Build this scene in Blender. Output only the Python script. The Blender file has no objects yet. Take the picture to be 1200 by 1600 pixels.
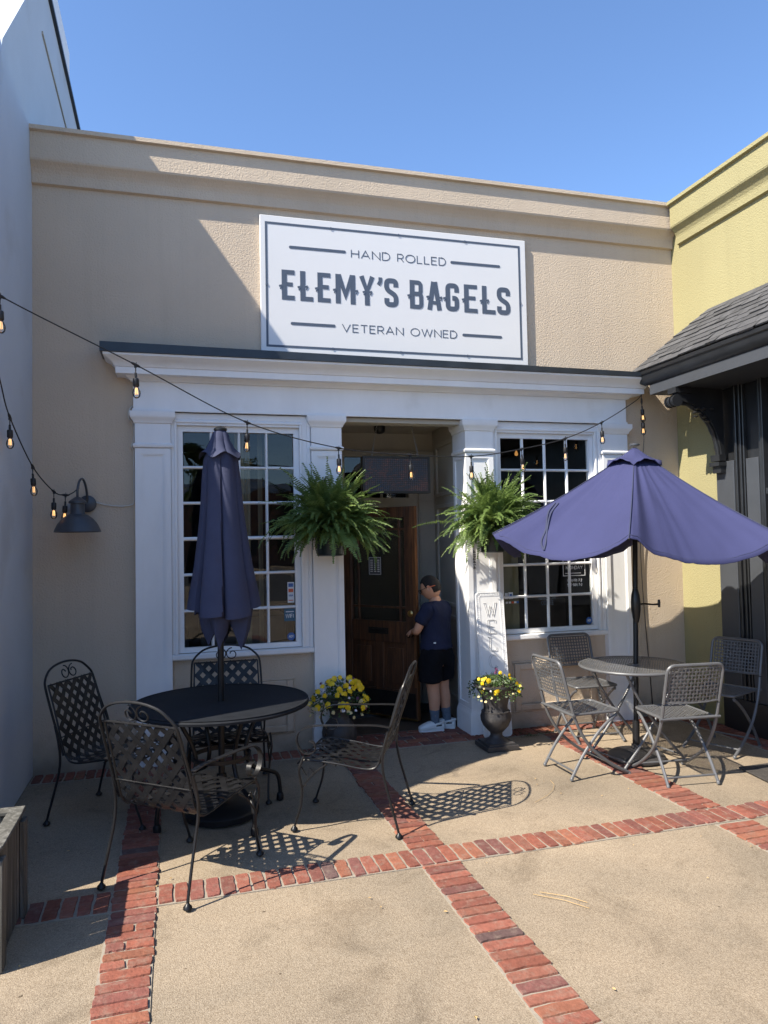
import bpy, bmesh, math, random
from mathutils import Vector, Matrix, noise
rnd = random.Random(7)
R = math.radians
C = bpy.context.scene.collection

# ------------------------------------------------------------------ camera, sky, sun, exposure
scn = bpy.context.scene
cd = bpy.data.cameras.new('camera'); cam = bpy.data.objects.new('camera', cd); C.objects.link(cam)
cd.sensor_fit = 'VERTICAL'; cd.sensor_height = 36; cd.lens = 1146.23/1600*36
cd.clip_start = 0.05; cd.clip_end = 2000
r_ = Vector((0.96232, -0.27118, -0.01991)); u_ = Vector((0.00847, -0.04329, 0.99903)); f_ = Vector((0.27177, 0.96156, 0.03936))
cam.matrix_world = Matrix(((r_.x, u_.x, -f_.x, 0), (r_.y, u_.y, -f_.y, 0), (r_.z, u_.z, -f_.z, 1.7), (0, 0, 0, 1)))
scn.camera = cam
SUN_EL = 45.0
SUN_AZ = 18.5                                  # travel direction, degrees from +x towards +y
az, el = R(SUN_AZ), R(SUN_EL)
travel = Vector((math.cos(az)*math.cos(el), math.sin(az)*math.cos(el), -math.sin(el)))
world = bpy.data.worlds.new('World'); scn.world = world; world.use_nodes = True
wn = world.node_tree; bg = wn.nodes['Background']
sky = wn.nodes.new('ShaderNodeTexSky'); sky.sky_type = 'NISHITA'; sky.sun_disc = False
sky.sun_elevation = el; sky.sun_rotation = math.atan2(-travel.x, -travel.y)
sky.air_density = 0.9; sky.dust_density = 0.3; sky.ozone_density = 6.0; sky.altitude = 100
wn.links.new(sky.outputs[0], bg.inputs[0]); bg.inputs[1].default_value = 0.109
ld = bpy.data.lights.new('sun', 'SUN'); ld.energy = 3.85; ld.angle = R(0.53); ld.color = (1.0, 0.92, 0.79)
sun = bpy.data.objects.new('sun', ld); C.objects.link(sun)
sun.rotation_euler = travel.to_track_quat('-Z', 'Y').to_euler(); sun.location = (-20, -6, 22)
scn.view_settings.view_transform = 'Standard'; scn.view_settings.look = 'None'
scn.view_settings.gamma = 1.0; scn.view_settings.exposure = 1.42
scn.cycles.max_bounces = 8; scn.cycles.transparent_max_bounces = 16

# ------------------------------------------------------------------ materials
def newmat(name):
    m = bpy.data.materials.new(name); m.use_nodes = True
    return m, m.node_tree, m.node_tree.nodes['Principled BSDF']
def mat(name, col, rough=0.6, metal=0.0, var=0.12, vscale=3.0, bump=0.0, bscale=120.0, fine=0.0, fscale=200, spec=0.5, stain=None, stretch=None, coat=0):
    """paint-like procedural: base colour broken up by two noises, optional grain bump"""
    m, t, b = newmat(name); N = t.nodes; L = t.links
    tc = N.new('ShaderNodeTexCoord'); mp = N.new('ShaderNodeMapping'); L.new(tc.outputs['Object'], mp.inputs[0])
    if stretch: mp.inputs['Scale'].default_value = stretch
    n1 = N.new('ShaderNodeTexNoise'); n1.inputs['Scale'].default_value = vscale; n1.inputs['Detail'].default_value = 8; n1.inputs['Roughness'].default_value = .65
    L.new(mp.outputs[0], n1.inputs[0])
    rp = N.new('ShaderNodeValToRGB'); rp.color_ramp.elements[0].position = .3; rp.color_ramp.elements[1].position = .7
    rp.color_ramp.elements[0].color = tuple(max(0, c*(1-var)) for c in col)+(1,)
    rp.color_ramp.elements[1].color = tuple(min(1, c*(1+var)) for c in col)+(1,)
    L.new(n1.outputs[0], rp.inputs[0]); out = rp.outputs[0]
    if fine:
        n2 = N.new('ShaderNodeTexNoise'); n2.inputs['Scale'].default_value = fscale; n2.inputs['Detail'].default_value = 4
        L.new(mp.outputs[0], n2.inputs[0])
        mr = N.new('ShaderNodeMapRange'); mr.inputs[1].default_value = .3; mr.inputs[2].default_value = .7
        mr.inputs[3].default_value = 1-fine; mr.inputs[4].default_value = 1+fine; L.new(n2.outputs[0], mr.inputs[0])
        mx = N.new('ShaderNodeMix'); mx.data_type = 'RGBA'; mx.blend_type = 'MULTIPLY'; mx.inputs[0].default_value = 1
        L.new(out, mx.inputs[6]); L.new(mr.outputs[0], mx.inputs[7]); out = mx.outputs[2]
    if stain:
        n3 = N.new('ShaderNodeTexNoise'); n3.inputs['Scale'].default_value = stain[1]; n3.inputs['Detail'].default_value = 6
        L.new(tc.outputs['Object'], n3.inputs[0])
        mr = N.new('ShaderNodeMapRange'); mr.inputs[1].default_value = stain[3]; mr.inputs[2].default_value = stain[3]+.12
        mr.inputs[3].default_value = 0; mr.inputs[4].default_value = stain[2]; L.new(n3.outputs[0], mr.inputs[0])
        mx = N.new('ShaderNodeMix'); mx.data_type = 'RGBA'; L.new(mr.outputs[0], mx.inputs[0])
        L.new(out, mx.inputs[6]); mx.inputs[7].default_value = tuple(stain[0])+(1,); out = mx.outputs[2]
    L.new(out, b.inputs['Base Color']); b.inputs['Roughness'].default_value = rough; b.inputs['Metallic'].default_value = metal
    b.inputs['Specular IOR Level'].default_value = spec; b.inputs['Coat Weight'].default_value = coat
    if bump:
        nb = N.new('ShaderNodeTexNoise'); nb.inputs['Scale'].default_value = bscale; nb.inputs['Detail'].default_value = 5
        L.new(mp.outputs[0], nb.inputs[0]); bp = N.new('ShaderNodeBump'); bp.inputs['Strength'].default_value = 1
        bp.inputs['Distance'].default_value = bump; L.new(nb.outputs[0], bp.inputs['Height']); L.new(bp.outputs[0], b.inputs['Normal'])
    return m
def attrmat(name, rough=.8, bump=.002, bscale=90, attr='Col', mul=1.0, spec=.4, dust=None):
    m, t, b = newmat(name); N = t.nodes; L = t.links
    a = N.new('ShaderNodeAttribute'); a.attribute_name = attr
    tc = N.new('ShaderNodeTexCoord'); n = N.new('ShaderNodeTexNoise'); n.inputs['Scale'].default_value = 35; n.inputs['Detail'].default_value = 8
    n.inputs['Roughness'].default_value = .7
    L.new(tc.outputs['Object'], n.inputs[0]); mr = N.new('ShaderNodeMapRange'); mr.inputs[1].default_value = .3; mr.inputs[2].default_value = .7
    mr.inputs[3].default_value = .72*mul; mr.inputs[4].default_value = 1.22*mul; L.new(n.outputs[0], mr.inputs[0])
    mx = N.new('ShaderNodeMix'); mx.data_type = 'RGBA'; mx.blend_type = 'MULTIPLY'; mx.inputs[0].default_value = 1
    L.new(a.outputs['Color'], mx.inputs[6]); L.new(mr.outputs[0], mx.inputs[7]); L.new(mx.outputs[2], b.inputs['Base Color'])
    if dust:
        nd = N.new('ShaderNodeTexNoise'); nd.inputs['Scale'].default_value = 16; nd.inputs['Detail'].default_value = 9; nd.inputs['Roughness'].default_value = .75; L.new(tc.outputs['Object'], nd.inputs[0])
        md = N.new('ShaderNodeMapRange'); md.inputs[1].default_value = .50; md.inputs[2].default_value = .74; md.inputs[3].default_value = .06; md.inputs[4].default_value = .75; L.new(nd.outputs[0], md.inputs[0])
        m2 = N.new('ShaderNodeMix'); m2.data_type = 'RGBA'; L.new(md.outputs[0], m2.inputs[0]); L.new(mx.outputs[2], m2.inputs[6]); m2.inputs[7].default_value = tuple(dust)+(1,); L.new(m2.outputs[2], b.inputs['Base Color'])
    b.inputs['Roughness'].default_value = rough; b.inputs['Specular IOR Level'].default_value = spec
    nb = N.new('ShaderNodeTexNoise'); nb.inputs['Scale'].default_value = bscale; nb.inputs['Detail'].default_value = 6; L.new(tc.outputs['Object'], nb.inputs[0])
    bp = N.new('ShaderNodeBump'); bp.inputs['Distance'].default_value = bump; bp.inputs['Strength'].default_value = 1
    L.new(nb.outputs[0], bp.inputs['Height']); L.new(bp.outputs[0], b.inputs['Normal'])
    return m
def emit(name, col, s):
    m, t, b = newmat(name); b.inputs['Base Color'].default_value = tuple(col)+(1,)
    b.inputs['Emission Color'].default_value = tuple(col)+(1,); b.inputs['Emission Strength'].default_value = s
    return m
def glassmat(name, tint=(.86, .9, .9), ior=1.5):
    m, t, b = newmat(name); N = t.nodes; L = t.links; N.remove(b); o = N['Material Output']
    tr = N.new('ShaderNodeBsdfTransparent'); tr.inputs[0].default_value = tuple(tint)+(1,)
    gl = N.new('ShaderNodeBsdfGlossy'); gl.inputs['Roughness'].default_value = 0.0
    fr = N.new('ShaderNodeFresnel'); fr.inputs[0].default_value = ior
    tc = N.new('ShaderNodeTexCoord'); nz = N.new('ShaderNodeTexNoise'); nz.inputs['Scale'].default_value = 2.5; nz.inputs['Detail'].default_value = 1
    bp = N.new('ShaderNodeBump'); bp.inputs['Distance'].default_value = .004; L.new(tc.outputs['Object'], nz.inputs[0]); L.new(nz.outputs[0], bp.inputs['Height'])
    L.new(bp.outputs[0], gl.inputs['Normal'])
    mx = N.new('ShaderNodeMixShader'); mt = N.new('ShaderNodeMath'); mt.operation = 'MULTIPLY'; mt.inputs[1].default_value = 1.5
    L.new(fr.outputs[0], mt.inputs[0]); L.new(mt.outputs[0], mx.inputs[0]); L.new(tr.outputs[0], mx.inputs[1]); L.new(gl.outputs[0], mx.inputs[2])
    L.new(mx.outputs[0], o.inputs[0])
    return m
def leafmat(name, c1, c2, trans=.35, rough=.5):
    m, t, b = newmat(name); N = t.nodes; L = t.links; o = N['Material Output']
    tc = N.new('ShaderNodeTexCoord'); n = N.new('ShaderNodeTexNoise'); n.inputs['Scale'].default_value = 9; n.inputs['Detail'].default_value = 3
    L.new(tc.outputs['Object'], n.inputs[0]); rp = N.new('ShaderNodeValToRGB'); rp.color_ramp.elements[0].position = .35; rp.color_ramp.elements[1].position = .65
    rp.color_ramp.elements[0].color = tuple(c1)+(1,); rp.color_ramp.elements[1].color = tuple(c2)+(1,); L.new(n.outputs[0], rp.inputs[0])
    L.new(rp.outputs[0], b.inputs['Base Color']); b.inputs['Roughness'].default_value = rough
    tl = N.new('ShaderNodeBsdfTranslucent'); L.new(rp.outputs[0], tl.inputs[0])
    mx = N.new('ShaderNodeMixShader'); mx.inputs[0].default_value = trans
    L.new(b.outputs[0], mx.inputs[1]); L.new(tl.outputs[0], mx.inputs[2]); L.new(mx.outputs[0], o.inputs[0])
    return m
def woodmat(name, c1, c2, c3, scale=1.0, rough=.45, vert=True, bump=.001):
    m, t, b = newmat(name); N = t.nodes; L = t.links
    tc = N.new('ShaderNodeTexCoord'); mp = N.new('ShaderNodeMapping'); L.new(tc.outputs['Object'], mp.inputs[0])
    mp.inputs['Scale'].default_value = (14*scale, 14*scale, 1.1*scale) if vert else (1.1*scale, 14*scale, 14*scale)
    n = N.new('ShaderNodeTexNoise'); n.inputs['Scale'].default_value = 2.2; n.inputs['Detail'].default_value = 10; n.inputs['Roughness'].default_value = .7
    n.inputs['Distortion'].default_value = .6
    L.new(mp.outputs[0], n.inputs[0]); rp = N.new('ShaderNodeValToRGB'); e = rp.color_ramp.elements
    e[0].position = .32; e[0].color = tuple(c1)+(1,); e[1].position = .72; e[1].color = tuple(c3)+(1,)
    k = e.new(.52); k.color = tuple(c2)+(1,); L.new(n.outputs[0], rp.inputs[0])
    L.new(rp.outputs[0], b.inputs['Base Color']); b.inputs['Roughness'].default_value = rough
    bp = N.new('ShaderNodeBump'); bp.inputs['Distance'].default_value = bump; L.new(n.outputs[0], bp.inputs['Height']); L.new(bp.outputs[0], b.inputs['Normal'])
    return m

def stucco(name, col, dirt=(.2, .17, .13)):
    m, t, b = newmat(name); N = t.nodes; L = t.links
    tc = N.new('ShaderNodeTexCoord')
    n1 = N.new('ShaderNodeTexNoise'); n1.inputs['Scale'].default_value = .9; n1.inputs['Detail'].default_value = 6; L.new(tc.outputs['Object'], n1.inputs[0])
    rp = N.new('ShaderNodeValToRGB'); rp.color_ramp.elements[0].position = .3; rp.color_ramp.elements[1].position = .7
    rp.color_ramp.elements[0].color = tuple(c*.93 for c in col)+(1,); rp.color_ramp.elements[1].color = tuple(c*1.05 for c in col)+(1,)
    L.new(n1.outputs[0], rp.inputs[0])
    mp = N.new('ShaderNodeMapping'); mp.inputs['Scale'].default_value = (9, 9, .35); L.new(tc.outputs['Object'], mp.inputs[0])
    ns = N.new('ShaderNodeTexNoise'); ns.inputs['Scale'].default_value = 1.3; ns.inputs['Detail'].default_value = 5; L.new(mp.outputs[0], ns.inputs[0])
    ms = N.new('ShaderNodeMapRange'); ms.inputs[1].default_value = .25; ms.inputs[2].default_value = .5; ms.inputs[3].default_value = .945; ms.inputs[4].default_value = 1.0; L.new(ns.outputs[0], ms.inputs[0])
    mm = N.new('ShaderNodeMix'); mm.data_type = 'RGBA'; mm.blend_type = 'MULTIPLY'; mm.inputs[0].default_value = 1; L.new(rp.outputs[0], mm.inputs[6]); L.new(ms.outputs[0], mm.inputs[7])
    # splash dirt rising from the ground
    sx = N.new('ShaderNodeSeparateXYZ'); L.new(tc.outputs['Object'], sx.inputs[0])
    n4 = N.new('ShaderNodeTexNoise'); n4.inputs['Scale'].default_value = 5; n4.inputs['Detail'].default_value = 8; L.new(tc.outputs['Object'], n4.inputs[0])
    ad = N.new('ShaderNodeMath'); ad.operation = 'MULTIPLY_ADD'; ad.inputs[1].default_value = -.45; L.new(n4.outputs[0], ad.inputs[0]); L.new(sx.outputs[2], ad.inputs[2])
    mr = N.new('ShaderNodeMapRange'); mr.inputs[1].default_value = -.25; mr.inputs[2].default_value = .05; mr.inputs[3].default_value = .75; mr.inputs[4].default_value = 0
    L.new(ad.outputs[0], mr.inputs[0])
    mx = N.new('ShaderNodeMix'); mx.data_type = 'RGBA'; L.new(mr.outputs[0], mx.inputs[0]); L.new(mm.outputs[2], mx.inputs[6]); mx.inputs[7].default_value = tuple(dirt)+(1,)
    L.new(mx.outputs[2], b.inputs['Base Color']); b.inputs['Roughness'].default_value = .9; b.inputs['Specular IOR Level'].default_value = .25
    v = N.new('ShaderNodeTexNoise'); v.inputs['Scale'].default_value = 78; v.inputs['Detail'].default_value = 3; v.inputs['Roughness'].default_value = .5; v.inputs['Distortion'].default_value = .6
    L.new(tc.outputs['Object'], v.inputs[0])
    bp = N.new('ShaderNodeBump'); bp.inputs['Distance'].default_value = .0058; bp.inputs['Strength'].default_value = 1; L.new(v.outputs[0], bp.inputs['Height'])
    L.new(bp.outputs[0], b.inputs['Normal'])
    return m
def concretemat(name):
    m, t, b = newmat(name); N = t.nodes; L = t.links; tc = N.new('ShaderNodeTexCoord')
    def noi(s, d=6, r=.6, dist=0):
        n = N.new('ShaderNodeTexNoise'); n.inputs['Scale'].default_value = s; n.inputs['Detail'].default_value = d; n.inputs['Roughness'].default_value = r
        n.inputs['Distortion'].default_value = dist; L.new(tc.outputs['Object'], n.inputs[0]); return n
    def ramp(src, p0, c0, p1, c1):
        rp = N.new('ShaderNodeValToRGB'); rp.color_ramp.elements[0].position = p0; rp.color_ramp.elements[1].position = p1
        rp.color_ramp.elements[0].color = tuple(c0)+(1,); rp.color_ramp.elements[1].color = tuple(c1)+(1,); L.new(src, rp.inputs[0]); return rp.outputs[0]
    def mul(a, c, f=1):
        mx = N.new('ShaderNodeMix'); mx.data_type = 'RGBA'; mx.blend_type = 'MULTIPLY'; mx.inputs[0].default_value = f
        L.new(a, mx.inputs[6]); L.new(c, mx.inputs[7]); return mx.outputs[2]
    base = ramp(noi(.8, 7, .6, .4).outputs[0], .34, (.27, .232, .178), .66, (.37, .308, .228))
    speck = ramp(noi(190, 2, .5).outputs[0], .36, (.76, .74, .72), .60, (1.07, 1.06, 1.04))
    vo = N.new('ShaderNodeTexVoronoi'); vo.inputs['Scale'].default_value = 150; L.new(tc.outputs['Object'], vo.inputs[0])
    sepc = ramp(vo.outputs['Color'], .05, (.78, .75, .72), .75, (1.07, 1.07, 1.07))
    blot = ramp(noi(2.3, 9, .72, .8).outputs[0], .28, (.66, .645, .63), .48, (1, 1, 1))
    patch = ramp(noi(.55, 5, .55, 1.2).outputs[0], .38, (.86, .84, .83), .60, (1.05, 1.02, 1.0))
    spot = ramp(noi(23, 3, .5).outputs[0], .24, (.35, .33, .3), .27, (1, 1, 1))
    L.new(mul(mul(mul(mul(mul(base, speck), sepc), blot), patch), spot), b.inputs['Base Color'])
    b.inputs['Roughness'].default_value = .92; b.inputs['Specular IOR Level'].default_value = .25
    bp = N.new('ShaderNodeBump'); bp.inputs['Distance'].default_value = .004; L.new(noi(170, 3).outputs[0], bp.inputs['Height']); L.new(bp.outputs[0], b.inputs['Normal'])
    return m

M = {}
M['stucco'] = stucco('tan_stucco', (.545, .45, .345))
M['yellow'] = stucco('yellow_stucco', (.315, .283, .150), (.25, .2, .08))
M['leftwall'] = mat('pale_painted_wall', (.50, .54, .60), .8, var=.05, vscale=1.2, bump=.0015, bscale=70, stain=((.33, .33, .33), 1.5, .35, .62))
M['leftroof'] = mat('white_metal_roof', (.8, .8, .8), .5, var=.04)
M['white'] = mat('white_trim_paint', (.80, .80, .795), .45, var=.05, vscale=4, bump=.0005, bscale=60, stain=((.55, .52, .47), 3.0, .25, .64), stretch=(1, 1, .35))
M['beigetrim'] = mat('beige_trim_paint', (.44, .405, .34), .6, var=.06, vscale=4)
M['concrete'] = concretemat('exposed_concrete')
M['mortar'] = mat('mortar', (.27, .235, .185), .95, var=.15, vscale=30, bump=.002, bscale=150)
M['brick'] = attrmat('red_brick', .9, .004, 90, mul=1.08, spec=.25, dust=(.26, .20, .155))
M['blackmetal'] = mat('black_wrought_iron', (.012, .012, .013), .36, var=.35, vscale=14, bump=.0004, bscale=150, stain=((.05, .045, .04), 9, .25, .67), spec=.32)
M['blacktop'] = mat('black_table_mesh', (.012, .014, .018), .75, var=.2, vscale=10, spec=.2, bump=.001, bscale=500)
M['greymetal'] = mat('grey_powdercoat', (.12, .122, .128), .42, metal=.25, var=.12, vscale=9, stain=((.2, .19, .17), 12, .35, .62), spec=.5)
M['flash'] = mat('dark_flashing', (.018, .024, .032), .4, var=.3, vscale=6)
M['navy'] = mat('navy_canvas', (.041, .045, .112), .88, var=.07, vscale=2.5, bump=.0008, bscale=400, fine=.05, fscale=350, spec=.2)
M['navydark'] = mat('faded_navy_canvas', (.046, .052, .092), .9, var=.14, vscale=3, bump=.0008, bscale=300, spec=.2, stain=((.05, .045, .07), 4, .4, .58))
M['fern'] = leafmat('fern_leaf', (.085, .145, .035), (.21, .30, .08), .38)
M['leafdark'] = leafmat('pansy_leaf', (.03, .06, .015), (.07, .12, .03), .25)
M['tree'] = leafmat('tree_leaf', (.03, .06, .015), (.08, .12, .03), .3)
M['bark'] = mat('bark', (.09, .065, .045), .9, var=.3, vscale=8, bump=.01, bscale=20)
M['pot'] = mat('dark_green_plastic_pot', (.016, .026, .026), .4, var=.2)
M['urn'] = mat('weathered_black_urn', (.035, .033, .034), .55, var=.35, vscale=12, bump=.0015, bscale=60, stain=((.13, .12, .11), 8, .5, .60))
M['soil'] = mat('soil', (.06, .045, .03), 1, var=.4, vscale=30, bump=.01, bscale=40)
M['glass'] = glassmat('window_glass')
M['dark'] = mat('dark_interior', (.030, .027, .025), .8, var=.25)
M['intfloor'] = mat('interior_floor', (.09, .06, .04), .5, var=.25)
M['curtain'] = mat('beige_curtain', (.30, .25, .16), .9, var=.15, stretch=(8, 1, .3))
M['counter'] = mat('counter_wood', (.14, .09, .06), .6, var=.3)
M['door'] = woodmat('aged_brown_wood', (.028, .014, .009), (.080, .034, .016), (.20, .082, .033))
M['dooredge'] = woodmat('orange_edge_wood', (.07, .028, .011), (.17, .068, .024), (.30, .13, .05))
M['brass'] = mat('brass', (.55, .40, .16), .3, metal=1)
M['kick'] = mat('dark_kick_plate', (.03, .028, .026), .35, metal=.6, var=.3, vscale=10)
M['black'] = mat('black_paint', (.016, .017, .019), .32, var=.25, vscale=5, spec=.5)
M['charcoal'] = mat('charcoal_paint', (.050, .055, .064), .38, var=.1, vscale=4)
M['shingle'] = attrmat('roof_shingle', .95, .004, 160)
M['sign'] = mat('white_sign_panel', (.66, .665, .67), .35, var=.015, vscale=2)
M['signblue'] = mat('slate_blue_vinyl', (.068, .088, .125), .45, var=.06, vscale=9)
M['wire'] = mat('black_cable', (.012, .012, .014), .5)
M['whitewire'] = mat('white_cable', (.6, .58, .52), .5)
M['bulb'] = glassmat('bulb_glass', (.96, .93, .88), 1.45)
M['filament'] = emit('glowing_filament', (1.0, .55, .2), 1.0)
M['warmbulb'] = emit('warm_pendant', (1.0, .45, .12), .22)
M['chain'] = mat('steel_chain', (.35, .35, .35), .4, metal=.9)
M['skin'] = mat('skin', (.54, .285, .175), .55, var=.06, vscale=12, spec=.4)
M['hair'] = mat('black_brown_hair', (.010, .007, .006), .8, var=.4, vscale=60, bump=.004, bscale=180, stretch=(1, 1, .3))
M['tee'] = mat('navy_cotton', (.022, .026, .052), .95, var=.18, vscale=8, bump=.006, bscale=9, spec=.15)
M['shorts'] = mat('black_cotton', (.007, .007, .009), .95, var=.25, vscale=8, bump=.006, bscale=9, spec=.15)
M['sock'] = mat('slate_blue_sock', (.10, .13, .17), .95, var=.2, vscale=40, bump=.001, bscale=200)
M['clog'] = mat('white_foam_clog', (.72, .72, .70), .55, var=.05)
M['blackplastic'] = mat('black_plastic', (.01, .01, .01), .35)
M['orange'] = mat('orange_plastic', (.75, .16, .05), .5)
M['weathered'] = woodmat('weathered_grey_wood', (.035, .033, .028), (.10, .095, .08), (.24, .23, .21), .8, .9, True, .003)
M['straw'] = mat('dry_straw', (.45, .30, .13), .9, var=.3)
M['mat'] = mat('dark_doormat', (.045, .04, .036), 1, var=.4, vscale=50, bump=.008, bscale=80)
M['board'] = mat('olive_paper', (.17, .15, .085), .8, var=.1)
M['yellowpetal'] = leafmat('yellow_petal', (.80, .52, .01), (.88, .64, .02), .2)
M['whitepetal'] = leafmat('white_petal', (.7, .66, .72), (.8, .78, .8), .2)
M['purplepetal'] = leafmat('purple_petal', (.09, .02, .07), (.14, .04, .10), .2)
M['cream'] = leafmat('cream_petal', (.6, .5, .22), (.7, .6, .3), .2)
M['greywhite'] = mat('white_lettering', (.6, .62, .63), .6)
M['txtgrey'] = mat('chalk_lettering', (.16, .18, .2), .6)
M['bluesticker'] = mat('blue_sticker', (.03, .11, .33), .4)
M['tealsticker'] = mat('teal_sticker', (.02, .10, .17), .4)
M['redsticker'] = mat('red_sticker', (.55, .09, .03), .4)
M['farbrick'] = mat('far_brick_wall', (.26, .13, .09), .9, var=.2)
M['asphalt'] = mat('asphalt', (.05, .05, .05), .95, var=.2, vscale=4, fine=.2)

# LED panel
def ledmat():
    m, t, b = newmat('led_matrix'); N = t.nodes; L = t.links; tc = N.new('ShaderNodeTexCoord')
    n = N.new('ShaderNodeTexNoise'); n.inputs['Scale'].default_value = 7; n.inputs['Detail'].default_value = 3; L.new(tc.outputs['Object'], n.inputs[0])
    n2 = N.new('ShaderNodeTexNoise'); n2.inputs['Scale'].default_value = 60; n2.inputs['Detail'].default_value = 1
    mp = N.new('ShaderNodeMapping'); mp.inputs['Scale'].default_value = (.5, 1, 1.6); L.new(tc.outputs['Object'], mp.inputs[0]); L.new(mp.outputs[0], n2.inputs[0])
    av = N.new('ShaderNodeMath'); av.operation = 'MULTIPLY_ADD'; av.inputs[1].default_value = .5; L.new(n2.outputs[0], av.inputs[0])
    h = N.new('ShaderNodeMath'); h.operation = 'MULTIPLY'; h.inputs[1].default_value = .5; L.new(n.outputs[0], h.inputs[0]); L.new(h.outputs[0], av.inputs[2])
    rp = N.new('ShaderNodeValToRGB'); e = rp.color_ramp.elements; e[0].position = .38; e[0].color = (.018, .035, .07, 1); e[1].position = .62; e[1].color = (.11, .05, .05, 1)
    k = e.new(.5); k.color = (.035, .035, .045, 1); L.new(av.outputs[0], rp.inputs[0])
    L.new(rp.outputs[0], b.inputs['Base Color']); L.new(rp.outputs[0], b.inputs['Emission Color']); b.inputs['Emission Strength'].default_value = .12
    b.inputs['Roughness'].default_value = .4
    return m
M['led'] = ledmat()

# ------------------------------------------------------------------ object helpers
def wloc(o):
    v = Vector((0, 0, 0))
    while o is not None: v += o.location; o = o.parent
    return v
def tag(o, label=None, cat=None, group=None, kind=None):
    if label: o['label'] = label
    if cat: o['category'] = cat
    if group: o['group'] = group
    if kind: o['kind'] = kind
    return o
def thing(name, label, cat, loc=(0, 0, 0), group=None):
    o = bpy.data.objects.new(name, None); C.objects.link(o); o.location = loc; o.empty_display_size = .1
    return tag(o, label, cat, group)
def link(name, me, m, parent=None):
    o = bpy.data.objects.new(name, me); C.objects.link(o)
    if m is not None: me.materials.append(m)
    if parent is not None: o.parent = parent
    return o
def copy_tree(o, parent=None):
    c = o.copy(); C.objects.link(c); c.parent = parent
    for ch in list(o.children): copy_tree(ch, c)
    return c

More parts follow.
